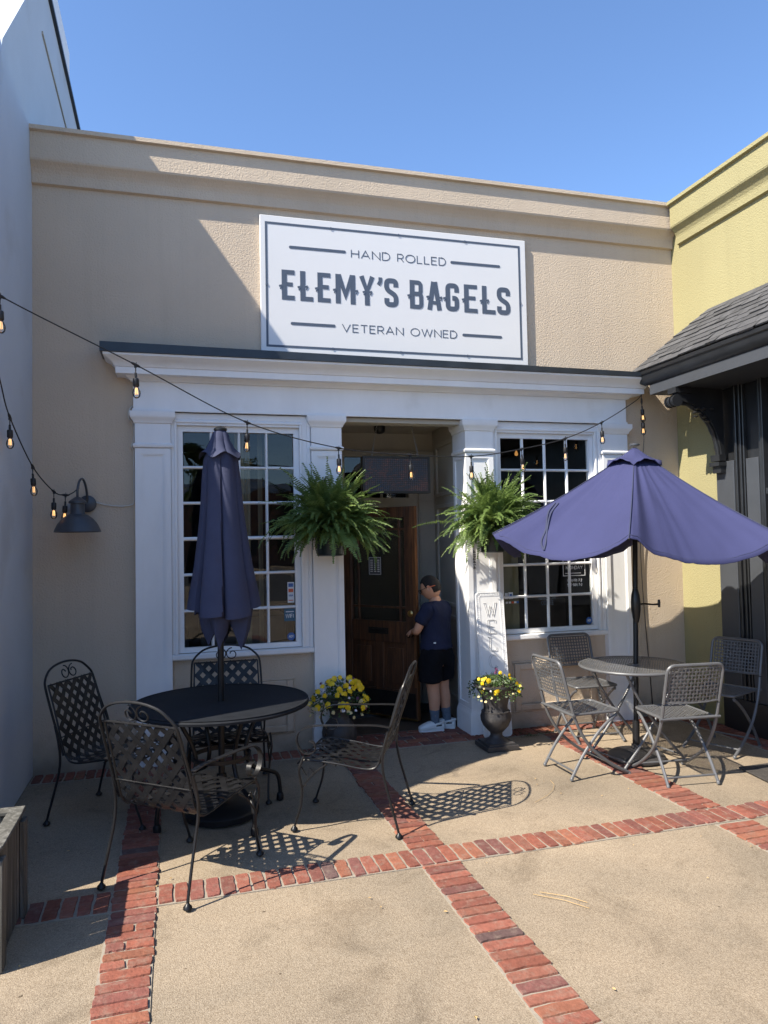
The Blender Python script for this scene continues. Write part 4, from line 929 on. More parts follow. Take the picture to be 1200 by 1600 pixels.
urn('tall black pedestal urn with small yellow flowers before the welcome board', (2.50, 5.60, 0),
    [(.125, .03), (.10, .055), (.06, .08), (.048, .10), (.050, .12), (.075, .145), (.105, .18), (.122, .22), (.126, .255), (.116, .285), (.118, .295), (.100, .30), (.096, .33), (.105, .38), (.125, .43), (.152, .475), (.172, .495), (.172, .508), (.158, .51), (.140, .48)], 17, 1, 7, 14, .225, .075, 9, True)

# ------------------------------------------------------------------ welcome board leaning on the pilaster
wb = thing('welcome_board', 'tall white embossed WELCOME board leaning against the pilaster right of the door', 'sign', (2.62, 5.9, 0))
WT = R(5.5); wc = math.cos(WT); ws = math.sin(WT); wy0 = 5.845
def wf(x, z, d): return (2.497+x, wy0+z*ws-d*wc, .004+z*wc+d*ws)
b = MB(); w_, h_ = .262, 1.235; rr = .03
out = arc(rr, h_-rr, rr, rr, 180, 90, 5)+arc(w_-rr, h_-rr, rr, rr, 90, 0, 5)+arc(w_-rr, rr, rr, rr, 0, -90, 5)+arc(rr, rr, rr, rr, 270, 180, 5)
b.prism(out, lambda p, t: wf(p[0], p[1], t), -.012, 0); b.build('board', M['white'], wb)
b = MB()
def ring(i, t, d):
    r2 = max(rr-i*.4, .01); o = arc(i+r2, h_-i-r2, r2, r2, 180, 90, 5)+arc(w_-i-r2, h_-i-r2, r2, r2, 90, 0, 5)+arc(w_-i-r2, i+r2, r2, r2, 0, -90, 5)+arc(i+r2, i+r2, r2, r2, 270, 180, 5); stroke(b, o+[o[0]], t, wf, 0, d)
ring(.004, .006, .005); ring(.030, .004, .003); ring(.036, .003, .002)
L_ = []; i_ = .018
z = i_
while z < h_-i_: L_ += [(i_, z), (w_-i_, z)]; z += .0155
x = i_
while x < w_-i_: L_ += [(x, h_-i_), (x, i_)]; x += .0155
for (x, z) in L_:
    c = Vector(wf(x, z, .001)); b.lathe([(.0042, -.003), (.0042, .001), (.001, .004)], c, 6)
b.build('beaded_border', M['white'], wb)
b = MB()
SER = {'W': (.9, [[(0, 1), (.25, 0), (.45, .8)], [(.45, .8), (.65, 0), (.9, 1)]]), 'E': (.62, [[(.62, .8), (.62, 1), (.08, 1), (.08, 0), (.62, 0), (.62, .22)], [(.08, .52), (.45, .52)]]),
       'L': (.6, [[(.1, 1), (.1, 0), (.6, 0), (.6, .25)], [(0, 1), (.22, 1)]]), 'C': (.65, [arc(.34, .5, .33, .5, 40, 320, 16)]), 'O': (.7, [arc(.35, .5, .35, .5, 0, 360, 20)]), 'M': (.85, [[(.08, 0), (.08, 1), (.42, .3), (.78, 1), (.78, 0)]])}
z = h_-.21
for c in 'WELCOME':
    w, sts = SER[c]; k = .115; x = w_/2-w*k/2
    for q, st_ in enumerate(sts):
        pts = [(x+p[0]*k, z+p[1]*.115) for p in st_]
        # embossed outline: two thin parallel raised lines
        stroke(b, [(p[0]-.0075, p[1]+.003) for p in pts], .0028, wf, 0, .003+.0003*q); stroke(b, [(p[0]+.0075, p[1]-.003) for p in pts], .0028, wf, 0, .0037+.0003*q)
    if c == 'W':
        for xx in (0, .9): stroke(b, [(x+(xx-.12)*k, z+.115), (x+(xx+.12)*k, z+.115)], .003, wf, 0, .003)
    z -= .148
b.build('lettering', mat('dull_white_relief', (.50, .49, .47), .6), wb)  # letter strokes in a duller white than the board

# ------------------------------------------------------------------ wall lamp, wires and string lights
wl = thing('wall_lamp', 'dark gooseneck barn lamp on the tan wall left of the windows', 'wall lamp', (-.67, FY, 2.03))
b = MB()
cx, cy = -.70, FY-.27
b.tube([(-.66, FY-.001, 2.03), (-.66, FY-.02, 2.03), (-.66, FY-.028, 2.03)], [.065, .065, .05], 24)
b.tube(catmull([(-.66, FY-.02, 2.04), (-.662, FY-.07, 2.14), (-.675, FY-.15, 2.205), (-.69, FY-.23, 2.19), (cx, cy, 2.12), (cx, cy, 2.06)], 7), .009, 10); b.build('arm', M['charcoal'], wl, smooth='auto')
b = MB(); b.lathe([(.003, .0), (.02, -.005), (.06, -.035), (.062, -.05), (.048, -.052), (.05, -.12), (.055, -.13), (.075, -.138), (.11, -.165), (.14, -.205), (.158, -.245), (.163, -.26), (.158, -.262), (.13, -.205), (.05, -.15)], (cx, cy, 2.07), 36, cap=False); b.build('shade', M['charcoal'], wl, smooth='auto')
b = MB(); b.box(-.80, -.74, FY-.05, FY-.001, 1.90, 2.03); b.box(-.79, -.73, FY-.07, FY-.0505, 1.985, 2.0)
b.build('outlet_box', mat('clear_grey_plastic', (.28, .29, .3), .3), smooth=False, label='grey weatherproof outlet box on the tan wall behind the barn lamp', cat='outlet box')
b = MB(); b.tube(catmull([(-.60, FY-.012, 2.04), (-.52, FY-.012, 2.02), (-.42, FY-.012, 2.01), (-.345, FY-.012, 2.02), (-.322, FY-.012, 2.06), (-.322, FY-.012, 2.3), (-.322, FY-.012, 2.44), (-.338, FY-.02, 2.48), (-.322, FY-.012, 2.53), (-.322, FY-.012, 2.64), (-.356, FY-.03, 2.70), (-.352, FY-.03, 2.76), (-.325, FY-.012, 2.80)], 6), .0045, 6)
b.build('electric_cable', M['whitewire'], smooth=True, label='thin white electric cable running from the barn lamp up the edge of the left pilaster', cat='cable')

pb = thing('proto', '', '')
b = MB(); b.lathe([(.002, 0), (.007, -.0), (.007, -.03), (.016, -.034), (.0175, -.04), (.0175, -.078), (.015, -.082), (.002, -.082)], (0, 0, 0), 14); b.tube([(0, 0, .035), (0, 0, 0)], .003, 6); b.tube([(0, 0, .03), (0, 0, .045)], .008, 8)
sock_me = b.build('socket', M['wire'], pb, smooth='auto')
b = MB(); b.lathe([(.012, -.082), (.014, -.09), (.022, -.108), (.024, -.122), (.020, -.140), (.011, -.150), (.002, -.152)], (0, 0, 0), 16); bulb_me = b.build('bulb', M['bulb'], pb, smooth=True)
b = MB()
for s_ in (-1, 1):
    for q in (-1, 1): b.tube([(s_*.004, q*.004, -.090), (s_*.006, q*.005, -.128)], .0012, 5)
fil_me = b.build('filament', M['filament'], pb)
def light_string(name, label, pts, bulbs, n=14, r=.0042, group=None, hangs=None):
    P = catmull(pts, n); root = thing(name, label, 'string lights', tuple(P[0]), group)
    b = MB(); b.tube(P, r, 6); b.build('cable', M['wire'], root, smooth=True)
    for q in bulbs:
        q = Vector(q); p = min(P, key=lambda a: (a-q).length_squared)
        bo = bpy.data.objects.new('bulb', bulb_me.data); C.objects.link(bo); bo.parent = root; bo.location = p-P[0]-Vector((0, 0, .048)); bo.rotation_euler = (rnd.uniform(-.07, .07), rnd.uniform(-.07, .07), rnd.uniform(0, 3))
        for m_, nn in ((sock_me, 'socket'), (fil_me, 'filament')):
            so = bpy.data.objects.new(nn, m_.data); C.objects.link(so); so.parent = bo
        i = P.index(p); a, c = P[max(i-1, 0)], P[min(i+1, len(P)-1)]; d = (c-a).normalized()
        b = MB(); b.tube([p-d*.03, p-d*.012, p+d*.012, p+d*.03], [.005, .009, .009, .005], 8); b.tube([p, p-Vector((0, 0, .04))], .0035, 6); b.tube([p+d*.004, p+d*.004+Vector((0, 0, .018))], .002, 5); b.build('connector', M['wire'], root, smooth='auto')
    return root
MP = [(-1.049, 4.02, 3.12), (-.884, 4.2, 3.026), (-.228, 4.55, 2.774), (.458, 4.95, 2.512), (1.158, 5.3, 2.395), (1.78, 5.5, 2.375), (2.359, 5.65, 2.388), (2.872, 5.75, 2.470), (3.324, 5.8, 2.577), (3.729, 5.85, 2.738), (4.108, 5.88, 2.95), (4.20, 5.90, 3.03)]
light_string('string_lights', 'long string of bulbs crossing the whole shop front', MP, [MP[i] for i in (1, 2, 3, 4, 5, 6, 7, 8, 9)])
DP = [(-1.049, 4.55, 3.15), (-1.04, 4.75, 2.90), (-1.025, 4.9, 2.70), (-1.0, 5.02, 2.52), (-.935, 5.4, 2.25), (-.856, 5.75, 2.105), (-.79, 5.83, 2.085), (-.745, 5.85, 2.10), (-.70, 5.87, 2.14)]
light_string('string_lights', 'short string of bulbs drooping down to the barn lamp', DP, [DP[3], DP[4], DP[5], DP[6]])
EP = [(4.20, 5.91, 3.02), (4.205, 5.915, 2.90), (4.215, 5.92, 2.75), (4.22, 5.93, 2.55), (4.21, 5.98, 2.2), (4.22, 6.03, 1.4), (4.3, 6.04, .1)]
light_string('string_lights', 'loose cable with two bulbs hanging below the right cornice end', EP, [(4.2, 5.91, 2.96), (4.215, 5.92, 2.84)])
for o in list(pb.children): bpy.data.objects.remove(o)
bpy.data.objects.remove(pb)
# ------------------------------------------------------------------ wrought iron lattice chairs
def chair_proto():
    root = thing('lattice_chair', 'x', 'chair', (0, 0, 0), 'black lattice patio chairs round the dining table')
    # profile of the woven sheet from the top of the back (s=0) to the front of the seat
    prof = catmull([(-.345, .835), (-.29, .66), (-.235, .46), (-.205, .40), (-.17, .375), (-.10, .375), (.05, .40), (.20, .415), (.25, .412), (.275, .395)], 8)
    prof = [Vector((0, p[0], p[1])) for p in [(q.x, q.y) for q in [Vector((a.x, a.y)) for a in prof]]] if False else [Vector((0, p.x, p.y)) for p in prof]
    S = [0]
    for a, c in zip(prof, prof[1:]): S.append(S[-1]+(c-a).length)
    LT = S[-1]
    def at(s):
        s = max(0, min(LT, s))
        for i in range(len(S)-1):
            if s <= S[i+1] or i == len(S)-2:
                t = (s-S[i])/(S[i+1]-S[i]); p = prof[i]+(prof[i+1]-prof[i])*t; d = (prof[i+1]-prof[i]).normalized(); return p, d
    def wid(s): return .222+.018*min(1, s/LT*1.2)
    b = MB(); pitch = .084; wS = .031; k = -14
    fam = []
    for sg in (-1, 1):
        c0 = -1.6
        while c0 < 1.8:
            # line: u = sg*(s - s0), |u|<=w
            pts = []
            st_ = .014; s = 0
            while s <= LT+.001:
                u = sg*(s-c0)*.92
                if abs(u) <= wid(s): pts.append((u, s))
                s += st_
            if len(pts) >= 3:
                P, N_, B_ = [], [], []
                for u, s_ in pts:
                    p, d = at(s_); n = Vector((0, -d.z, d.y)); tdir = (Vector((1, 0, 0))*sg*.92+d).normalized(); wv = .0022*math.sin((s_+abs(u))*math.pi/pitch*1.0)*sg
                    P.append(Vector((u, p.y, p.z))+n*(wv+.0007*sg)); N_.append(n); B_.append(n.cross(tdir).normalized())
                b.ribbon(P, N_, B_, wS, .0016)
            c0 += pitch*1.087
    b.build('woven_seat_and_back', M['blackmetal'], root, recalc=True)
    # frame tube round the sheet, arch and scrolls
    b = MB()
    for sx in (-1, 1): b.tube([(sx*(wid(S[i])+.004), p.y, p.z) for i, p in enumerate(prof)], .006, 6)
    b.tube([(-.228, prof[0].y, prof[0].z), (.228, prof[0].y, prof[0].z)], .006, 6); b.tube([(-.246, prof[-1].y, prof[-1].z), (.246, prof[-1].y, prof[-1].z)], .006, 6)
    b.tube([(-.24, -.255, .52), (.24, -.255, .52)], .004, 5); b.tube([(-.24, .05, .385), (.24, .05, .385)], .005, 5)
    out = [(-.258, -.215, .42), (-.256, -.255, .54), (-.25, -.305, .68), (-.244, -.352, .825), (-.225, -.368, .868)]+[(-.0-.205*math.cos(a), -.372-.02*math.sin(a), .875+.075*math.sin(a)) for a in [math.pi*q/10 for q in range(1, 10)]]+[(.225, -.368, .868), (.244, -.352, .825), (.25, -.305, .68), (.256, -.255, .54), (.258, -.215, .42)]
    b.tube(catmull(out, 3), .0075, 8)
    for sx in (-1, 1):                                           # the two scrolls under the arch
        sp = []
        for q in range(26):
            a = 90+q*17.5*1.0; rr_ = .047*(1-q/26*.72); ar = R(a if sx > 0 else 180-a)
            sp.append((sx*.043+rr_*math.cos(ar), -.362-(.04*math.sin(ar))*.25, .886+rr_*math.sin(ar)*.95))
        b.tube(sp, .0042, 6)
    fr = b.build('back_frame', M['blackmetal'], root, smooth='auto')
    for sx in (-1, 1):
        b = MB(); P = catmull([(sx*.262, -.272, .60), (sx*.266, -.245, .50), (sx*.263, -.235, .40), (sx*.258, -.25, .30), (sx*.262, -.285, .17), (sx*.268, -.318, .05), (sx*.27, -.325, .012)], 6); b.tube(P, .0075, 8)
        b.lathe([(.006, .03), (.012, .022), (.021, .012), (.022, .004), (.018, .0)], (sx*.27, -.325, 0), 14); b.build('leg', M['blackmetal'], root, smooth='auto')
        b = MB(); P = catmull([(sx*.262, .235, .44), (sx*.268, .262, .36), (sx*.255, .250, .25), (sx*.245, .262, .15), (sx*.24, .295, .05), (sx*.24, .305, .012)], 6); b.tube(P, .0070, 8)
        b.lathe([(.006, .03), (.012, .022), (.021, .012), (.022, .004), (.018, .0)], (sx*.24, .305, 0), 14)
        b.tube(catmull([(sx*.255, .245, .26), (sx*.25, .18, .34), (sx*.25, .10, .395)], 5), .005, 6); b.tube([(sx*.262, .25, .38), (sx*.256, .22, .33), (sx*.258, .20, .375), (sx*.254, .175, .345)], .004, 5)
        b.build('leg', M['blackmetal'], root, smooth='auto')
        b = MB(); P = [(-.285, .625), (-.20, .635), (-.05, .632), (.10, .628), (.20, .618), (.255, .585), (.27, .535), (.25, .485), (.215, .462), (.175, .468), (.158, .495), (.168, .525), (.195, .535)]
        C3 = catmull([(sx*.275, p[0], p[1]) for p in P], 5)
        N_, B_ = [], []
        for i, p in enumerate(C3):
            d = (C3[min(i+1, len(C3)-1)]-C3[max(i-1, 0)]).normalized(); B_.append(Vector((1, 0, 0))); N_.append(d.cross(Vector((1, 0, 0))).normalized())
        b.ribbon(C3, N_, B_, .030, .005); b.build('armrest', M['blackmetal'], root, smooth='auto')
    return root
def face_dir(dx, dy): return math.atan2(dy, dx)-math.pi/2
c0 = chair_proto()
CH = [((.04, 4.036), (.397, .462), 'empty black lattice chair in the foreground with its back to the viewer'),
      ((1.03, 4.47), (-.572, .276), 'black lattice chair seen from its side, pulled back right of the dining table'),
      ((-.37, 5.05), (.585, -.313), 'black lattice chair beside the pale left wall, left of the dining table'),
      ((.33, 5.20), (-.03, -1), 'black lattice chair behind the dining table, below the left window')]
protoc = c0
for i, (p, d, lab) in enumerate(CH):
    o = protoc if i == 0 else copy_tree(protoc)
    o.location = (p[0], p[1], 0.003); o.rotation_euler.z = face_dir(*d); o['label'] = lab
    if i >= 2:
        for ch in list(o.children):
            if ch.name.startswith('armrest'): bpy.data.objects.remove(ch)

# ------------------------------------------------------------------ round dining table
TX, TY = .257, 4.785
tb = thing('dining_table', 'large round black metal dining table with curved legs', 'table', (TX, TY, 0))
b = MB(); b.lathe([(.03, .712), (.535, .712), (.548, .709), (.555, .70), (.552, .686), (.54, .682), (.535, .690), (.03, .700)], (TX, TY, 0), 64)
b.lathe([(.53, .7125), (.55, .7125), (.55, .7145), (.53, .7145)], (TX, TY, 0), 64, cap=False); b.build('tabletop', M['blacktop'], tb, smooth='auto')
for a in (35, 125, 215, 305):
    a = R(a-12); d = Vector((math.cos(a), math.sin(a), 0)); o = Vector((TX, TY, 0))
    b = MB(); P = catmull([o+d*.28+Vector((0, 0, .69)), o+d*.27+Vector((0, 0, .62)), o+d*.20+Vector((0, 0, .48)), o+d*.17+Vector((0, 0, .36)), o+d*.22+Vector((0, 0, .26)), o+d*.33+Vector((0, 0, .21)), o+d*.40+Vector((0, 0, .17)), o+d*.42+Vector((0, 0, .08)), o+d*.42+Vector((0, 0, .02))], 6)
    b.tube(P, .0135, 10); b.lathe([(.012, .05), (.02, .045), (.024, .03), (.024, .004), (.02, .0)], tuple(o+d*.42), 14); b.build('leg', M['blackmetal'], tb, smooth='auto')
b = MB(); b.lathe([(.175, .36), (.185, .36), (.185, .385), (.175, .385), (.175, .36)], (TX, TY, 0), 40, cap=False)
b.tube([(TX-.20, TY, .215), (TX+.20, TY, .205)], .008, 6); b.tube([(TX, TY-.2, .20), (TX, TY+.2, .21)], .008, 6); b.build('brace_ring', M['blackmetal'], tb, smooth='auto')

# closed umbrella standing through the dining table
cu = thing('closed_umbrella', 'folded faded navy umbrella standing through the black dining table', 'umbrella', (TX, TY, 0))
b = MB(); b.tube([(TX, TY, .05), (TX+.004, TY, 1.3), (TX+.018, TY, 2.42)], .020, 16); b.build('pole', M['blackmetal'], cu, smooth='auto')
b = MB(); b.lathe([(.215, .004), (.23, .012), (.232, .045), (.22, .058), (.19, .064), (.18, .07), (.10, .078), (.04, .085), (.034, .095), (.034, .24), (.03, .26), (.022, .262)], (TX, TY-.0, 0), 48); b.build('umbrella_base', M['blackmetal'], cu, smooth='auto')
def pleat(mb, prof, nf, amp, seed, hem, cx, cy, lean=.0, thick=True, tw=0):
    r = random.Random(seed); ph = [r.uniform(-.25, .25) for _ in range(nf)]; am = [r.uniform(.7, 1.25) for _ in range(nf)]
    n = nf*12; rows = []; m_ = len(prof)
    for i, (rad, z) in enumerate(prof):
        t = i/(m_-1); ring_ = []
        for k in range(n):
            a = 2*math.pi*k/n+tw*t; u = (k/12) % nf; j = int(u); fr_ = u-j
            w = abs(math.sin(math.pi*(fr_+ph[j]*.4*math.sin(math.pi*fr_))))**.75                      # sharp creases, full folds
            rr = rad*(1-amp*am[j]*t**.45*(1-w))+.004*math.sin(7*a+z*9)*t
            zz = z
            if i == m_-1: zz += hem(a, r)
            elif i == m_-2: zz += hem(a, r)*.6
            ring_.append(mb.v(cx+lean*(2.4-z)+rr*math.cos(a), cy+rr*math.sin(a)*.92, zz))
        rows.append(ring_)
    for A, B in zip(rows, rows[1:]):
        for k in range(n): mb.face([A[k], A[(k+1) % n], B[(k+1) % n], B[k]])
    return rows
def fold_shell(mb, prof, folds, hems, cx, cy, jit, seed):
    """folds: angles of the outer creases; between them the cloth tucks in behind the next fold"""
    r = random.Random(seed); n = 168; rows = []; m_ = len(prof); F_ = sorted(folds)
    for i, (rad, z, dep) in enumerate(prof):
        t = i/(m_-1); row = []
        for k in range(n):
            a = 2*math.pi*k/n+.18*t; aa = a % (2*math.pi)
            j = max([q for q in range(len(F_)) if F_[q] <= aa], default=len(F_)-1); a0 = F_[j]; a1 = F_[(j+1) % len(F_)]; w_ = (a1-a0) % (2*math.pi); u = ((aa-a0) % (2*math.pi))/w_
            fo = (1-(1-u)**3)*.0+(1-dep*math.exp(-u*9))*(1+.05*math.sin(math.pi*u))            # steep inner tuck right after each crease
            rr = rad*fo+jit*t*math.sin(5*a+z*7+j)
            hz = (hems[j]*(1-u)+hems[(j+1) % len(hems)]*u*.0+hems[j]*u+.012*math.sin(3*u+j))*max(0, (t-.72)/.28)
            row.append(mb.v(cx+.012*(2.4-z)+rr*math.cos(a), cy+rr*.93*math.sin(a), z+hz))
        rows.append(row)
    for A, B in zip(rows, rows[1:]):
        for k in range(n): mb.face([A[k], A[(k+1) % n], B[(k+1) % n], B[k]])
b = MB(); PX = TX+.016
fold_shell(b, [(.045, 2.34, 0), (.085, 2.29, .03), (.104, 2.24, .08), (.116, 2.12, .14), (.126, 1.98, .18), (.140, 1.84, .22), (.158, 1.70, .25), (.176, 1.56, .28), (.196, 1.44, .30), (.212, 1.34, .32), (.218, 1.29, .33), (.220, 1.265, .34)], [.2, 1.3, 2.6, 3.7, 4.62, 5.5], [.02, -.01, .04, .0, -.015, .035], PX, TY, .003, 3)
b.build('canopy', M['navydark'], cu, smooth='auto')
b = MB(); r = random.Random(2); n = 120; rows = []
for i, (rad, z) in enumerate([(.10, 1.60), (.15, 1.42), (.185, 1.28), (.165, 1.18), (.12, 1.09)]):
    t = i/4; row = []
    for k in range(n):
        a = 2*math.pi*k/n; tri = abs(((k/n*5+.15) % 1)*2-1); rr = rad*(1-.42*t*tri); row.append(b.v(PX+.03+rr*math.cos(a), TY+rr*math.sin(a)*.92, z+(tri*.17-.05)*t*t+.01*math.sin(9*a)*t))
    rows.append(row)
for A, B in zip(rows, rows[1:]):
    for k in range(n): b.face([A[k], A[(k+1) % n], B[(k+1) % n], B[k]])
b.build('canopy_tail', M['navydark'], cu, smooth='auto')
b = MB(); pleat(b, [(.030, 2.432), (.052, 2.405), (.068, 2.36), (.098, 2.30), (.140, 2.262)], 5, .20, 2, lambda a, r: .020*math.cos(5*a+.6), PX, TY, 0); b.build('vent_flap', M['navydark'], cu, smooth='auto')
b = MB(); b.lathe([(.036, 2.425), (.042, 2.428), (.042, 2.438), (.03, 2.448), (.012, 2.455), (.002, 2.457)], (PX, TY, 0), 20)
b.build('finial', M['blackplastic'], cu, smooth='auto')
for k in range(6):
    a = k*math.pi/3+.3; b = MB(); b.tube([(PX+.03*math.cos(a), TY+.03*math.sin(a), 2.2), (PX+.05*math.cos(a), TY+.05*math.sin(a), 1.14)], .006, 6); b.build('rib', M['blackmetal'], cu, smooth=True)

# ------------------------------------------------------------------ folding bistro chairs and table
def sheet(mb, x0, x1, y0, y1, fn, nx, ny, w, th=.0022, rad=0):
    """woven mesh with square holes; fn(x, y) -> (point, normal, dx, dy)"""
    for i in range(nx+1):
        x = x0+(x1-x0)*i/nx; P, N_, B_ = [], [], []
        for k in range(ny*2+1):
            y = y0+(y1-y0)*k/(ny*2); p, n, dx, dy = fn(x, y); P.append(p+n*(.0009*(1 if (i+k//2) % 2 else -1))); N_.append(n); B_.append(dx)
        mb.ribbon(P, N_, B_, w, th)
    for j in range(ny+1):
        y = y0+(y1-y0)*j/ny; P, N_, B_ = [], [], []
        for k in range(nx*2+1):
            x = x0+(x1-x0)*k/(nx*2); p, n, dx, dy = fn(x, y); P.append(p-n*(.0009*(1 if (j+k//2) % 2 else -1))); N_.append(n); B_.append(dy)
        mb.ribbon(P, N_, B_, w, th*.9)
def folding_proto():
    root = thing('folding_chair', 'x', 'chair', (0, 0, 0), 'grey folding chairs round the bistro table')
    X, Y, Z = Vector((1, 0, 0)), Vector((0, 1, 0)), Vector((0, 0, 1))
    b = MB(); sheet(b, -.185, .185, -.185, .185, lambda x, y: (Vector((x, y, .452-.004*math.cos(x*6))), Z, X, Y), 14, 14, .0092)
    b.build('woven_seat', M['greymetal'], root)
    b = MB(); rr = .035
    loop = arc(.19-rr, .19-rr, rr, rr, 0, 90, 4)+arc(-.19+rr, .19-rr, rr, rr, 90, 180, 4)+[(-.19, -.20)]; lp2 = loop+[(.19, -.20)]
    b.tube([(p[0], p[1], .45) for p in lp2]+[(lp2[0][0], lp2[0][1], .45)], .010, 8); b.tube([(-.225, -.205, .452), (.225, -.205, .452)], .0105, 8); b.build('seat_frame', M['greymetal'], root, smooth='auto')
    d = Vector((0, -.095, .36)).normalized(); nb = Vector((0, d.z, -d.y)); o = Vector((0, -.225, .56))
    b = MB(); sheet(b, -.180, .180, .015, .255, lambda x, y: (o+X*x+d*y+nb*(-.012*math.cos(x*7)), nb, X, d), 14, 9, .0092); b.build('woven_back', M['greymetal'], root)
    b = MB(); rr = .05; top = .275
    P2 = [(-.205, .0)]+[(-.205, .1)]+arc(-.205+rr, top-rr, rr, rr, 180, 90, 6)+arc(.205-rr, top-rr, rr, rr, 90, 0, 6)+[(.205, .1), (.205, .0)]
    up_ = [o+X*p[0]+d*p[1] for p in P2]
    def low(sx): return catmull([Vector((sx*.205, -.222, .55)), Vector((sx*.205, -.198, .455)), Vector((sx*.205, -.15, .34)), Vector((sx*.205, -.06, .21)), Vector((sx*.205, .09, .09)), Vector((sx*.205, .235, .012))], 5)
    b.tube(up_, .0115, 8); b.tube([o+X*-.205+d*.012, o+X*-.12+d*.006-nb*.008, o-nb*.012+d*.004, o+X*.12+d*.006-nb*.008, o+X*.205+d*.012], .007, 6); b.build('back_frame', M['greymetal'], root, smooth='auto')
    for sx in (-1, 1):
        b = MB(); b.tube(low(sx), .0115, 8); b.lathe([(.013, .0), (.013, .014), (.010, .018)], (sx*.205, .237, 0), 10); b.build('leg', M['greymetal'], root, smooth='auto')
        b = MB(); b.tube(catmull([Vector((sx*.178, .165, .425)), Vector((sx*.180, .10, .385)), Vector((sx*.182, .0, .30)), Vector((sx*.184, -.12, .16)), Vector((sx*.186, -.215, .012))], 5), .0112, 8); b.lathe([(.013, .0), (.013, .014), (.010, .018)], (sx*.186, -.217, 0), 10)
        b.tube([(sx*.18, .165, .445), (sx*.18, .165, .41)], .006, 6); b.build('leg', M['greymetal'], root, smooth='auto')
    b = MB(); b.tube([(-.186, -.19, .055), (.186, -.19, .055)], .0075, 8); b.build('crossbar', M['greymetal'], root, smooth='auto')
    b = MB(); b.tube([(-.205, .17, .05), (.205, .17, .05)], .0075, 8); b.build('crossbar', M['greymetal'], root, smooth='auto')
    return root
fp = folding_proto()
FC = [((2.85, 4.84), (1, .02), 'grey folding chair seen from its left side, nearest the welcome board'),
      ((3.37, 4.50), (.10, 1), 'grey folding chair with its back to the viewer in front of the bistro table'),
      ((4.19, 4.985), (-.92, -.39), 'dark grey folding chair in the shade against the black storefront'),
      ((3.36, 5.64), (-.03, -1), 'grey folding chair behind the bistro table, under the right window')]
for i, (p, d, lab) in enumerate(FC):
    o = fp if i == 0 else copy_tree(fp)
    o.location = (p[0], p[1], .003); o.rotation_euler.z = face_dir(*d); o['label'] = lab
BX, BY = 3.365, 4.95
bt = thing('bistro_table', 'small round grey mesh bistro table with crossing legs', 'table', (BX, BY, 0)); BR = .40
b = MB(); X, Y, Z = Vector((1, 0, 0)), Vector((0, 1, 0)), Vector((0, 0, 1)); n = 32; ang = R(8); A1 = Vector((math.cos(ang), math.sin(ang), 0)); A2 = Vector((-A1.y, A1.x, 0))
for fam, (D, E_) in enumerate(((A1, A2), (A2, A1))):
    for i in range(1, n):
        u = -BR+2*BR*i/n; h = math.sqrt(max(0, BR*BR-u*u))-.004
        if h < .03: continue
        b.ribbon([Vector((BX, BY, .712+.0012*fam))+E_*u-D*h, Vector((BX, BY, .712+.0012*fam))+E_*u+D*h], [Z, Z], [E_, E_], .0105, .0011)
b.build('mesh_top', M['greymetal'], bt)
b = MB(); b.tube([(BX+BR*math.cos(a), BY+BR*math.sin(a), .706) for a in [2*math.pi*k/56 for k in range(57)]], .012, 8, cap=False); b.lathe([(.03, .704), (.05, .704), (.05, .716), (.03, .716), (.03, .704)], (BX, BY, 0), 24, cap=False); b.build('rim', M['greymetal'], bt, smooth=True)
for sy in (-1, 1):
    for sx in (-1, 1):
        b = MB(); yy = sy*.20+sx*.012; P = catmull([Vector((BX, BY, 0))+A1*(sx*.26)+A2*yy+Z*.695, Vector((BX, BY, 0))+A1*(sx*.16)+A2*yy+Z*.52, Vector((BX, BY, 0))+A1*(sx*.02)+A2*yy+Z*.33, Vector((BX, BY, 0))+A1*(-sx*.13)+A2*yy+Z*.16, Vector((BX, BY, 0))+A1*(-sx*.28)+A2*yy+Z*.012], 5); b.tube(P, .0105, 8); b.build('leg', M['greymetal'], bt, smooth='auto')
for s_ in (-1, 1): b = MB(); b.tube([Vector((BX, BY, 0))+A1*(s_*.25)+A2*-.2+Z*.05, Vector((BX, BY, 0))+A1*(s_*.25)+A2*.2+Z*.05], .007, 8); b.build('crossbar', M['greymetal'], bt, smooth='auto')

# ------------------------------------------------------------------ open navy umbrella
ou = thing('open_umbrella', 'half-opened navy blue umbrella shading the grey bistro table', 'umbrella', (BX, BY, 0))
HX, HY, HZ = 3.495, 5.03, 2.385
b = MB(); b.tube([(BX, BY, .03), (BX+.05, BY+.03, .95), (HX, HY, HZ)], .019, 16); b.tube([(BX, BY, .05), (BX+.012, BY+.008, .28)], .027, 16); b.build('pole', M['blackmetal'], ou, smooth='auto')
b = MB(); b.lathe([(.205, .004), (.212, .012), (.212, .028), (.19, .045), (.10, .060), (.04, .075), (.034, .08), (.034, .11)], (BX, BY, 0), 40); b.build('umbrella_base', M['urn'], ou, smooth='auto')
b = MB(); c = Vector((BX+.062, BY+.035, 1.17)); b.lathe([(.018, -.14), (.028, -.10), (.036, -.04), (.037, .02), (.032, .07), (.020, .12)], tuple(c+Vector((-.006, -.01, 0))), 20)
b.tube([c+Vector((.02, -.02, .0)), c+Vector((.06, -.025, .002)), c+Vector((.13, -.03, -.006)), c+Vector((.19, -.03, -.006))], .007, 8); b.lathe([(.009, -.03), (.011, 0), (.009, .03)], tuple(c+Vector((.19, -.03, -.0))), 10); b.build('crank', M['blackplastic'], ou, smooth='auto')
base_a = R(234.5); RR = 1.17
tips = []
for k in range(6):
    a = base_a+k*math.pi/3
    zt_ = 1.70
    tips.append(Vector((3.43+RR*math.cos(a), 5.0+RR*math.sin(a), zt_)))
tips[0].z = 1.692; tips[5].z = 1.735; tips[1].z = 1.665
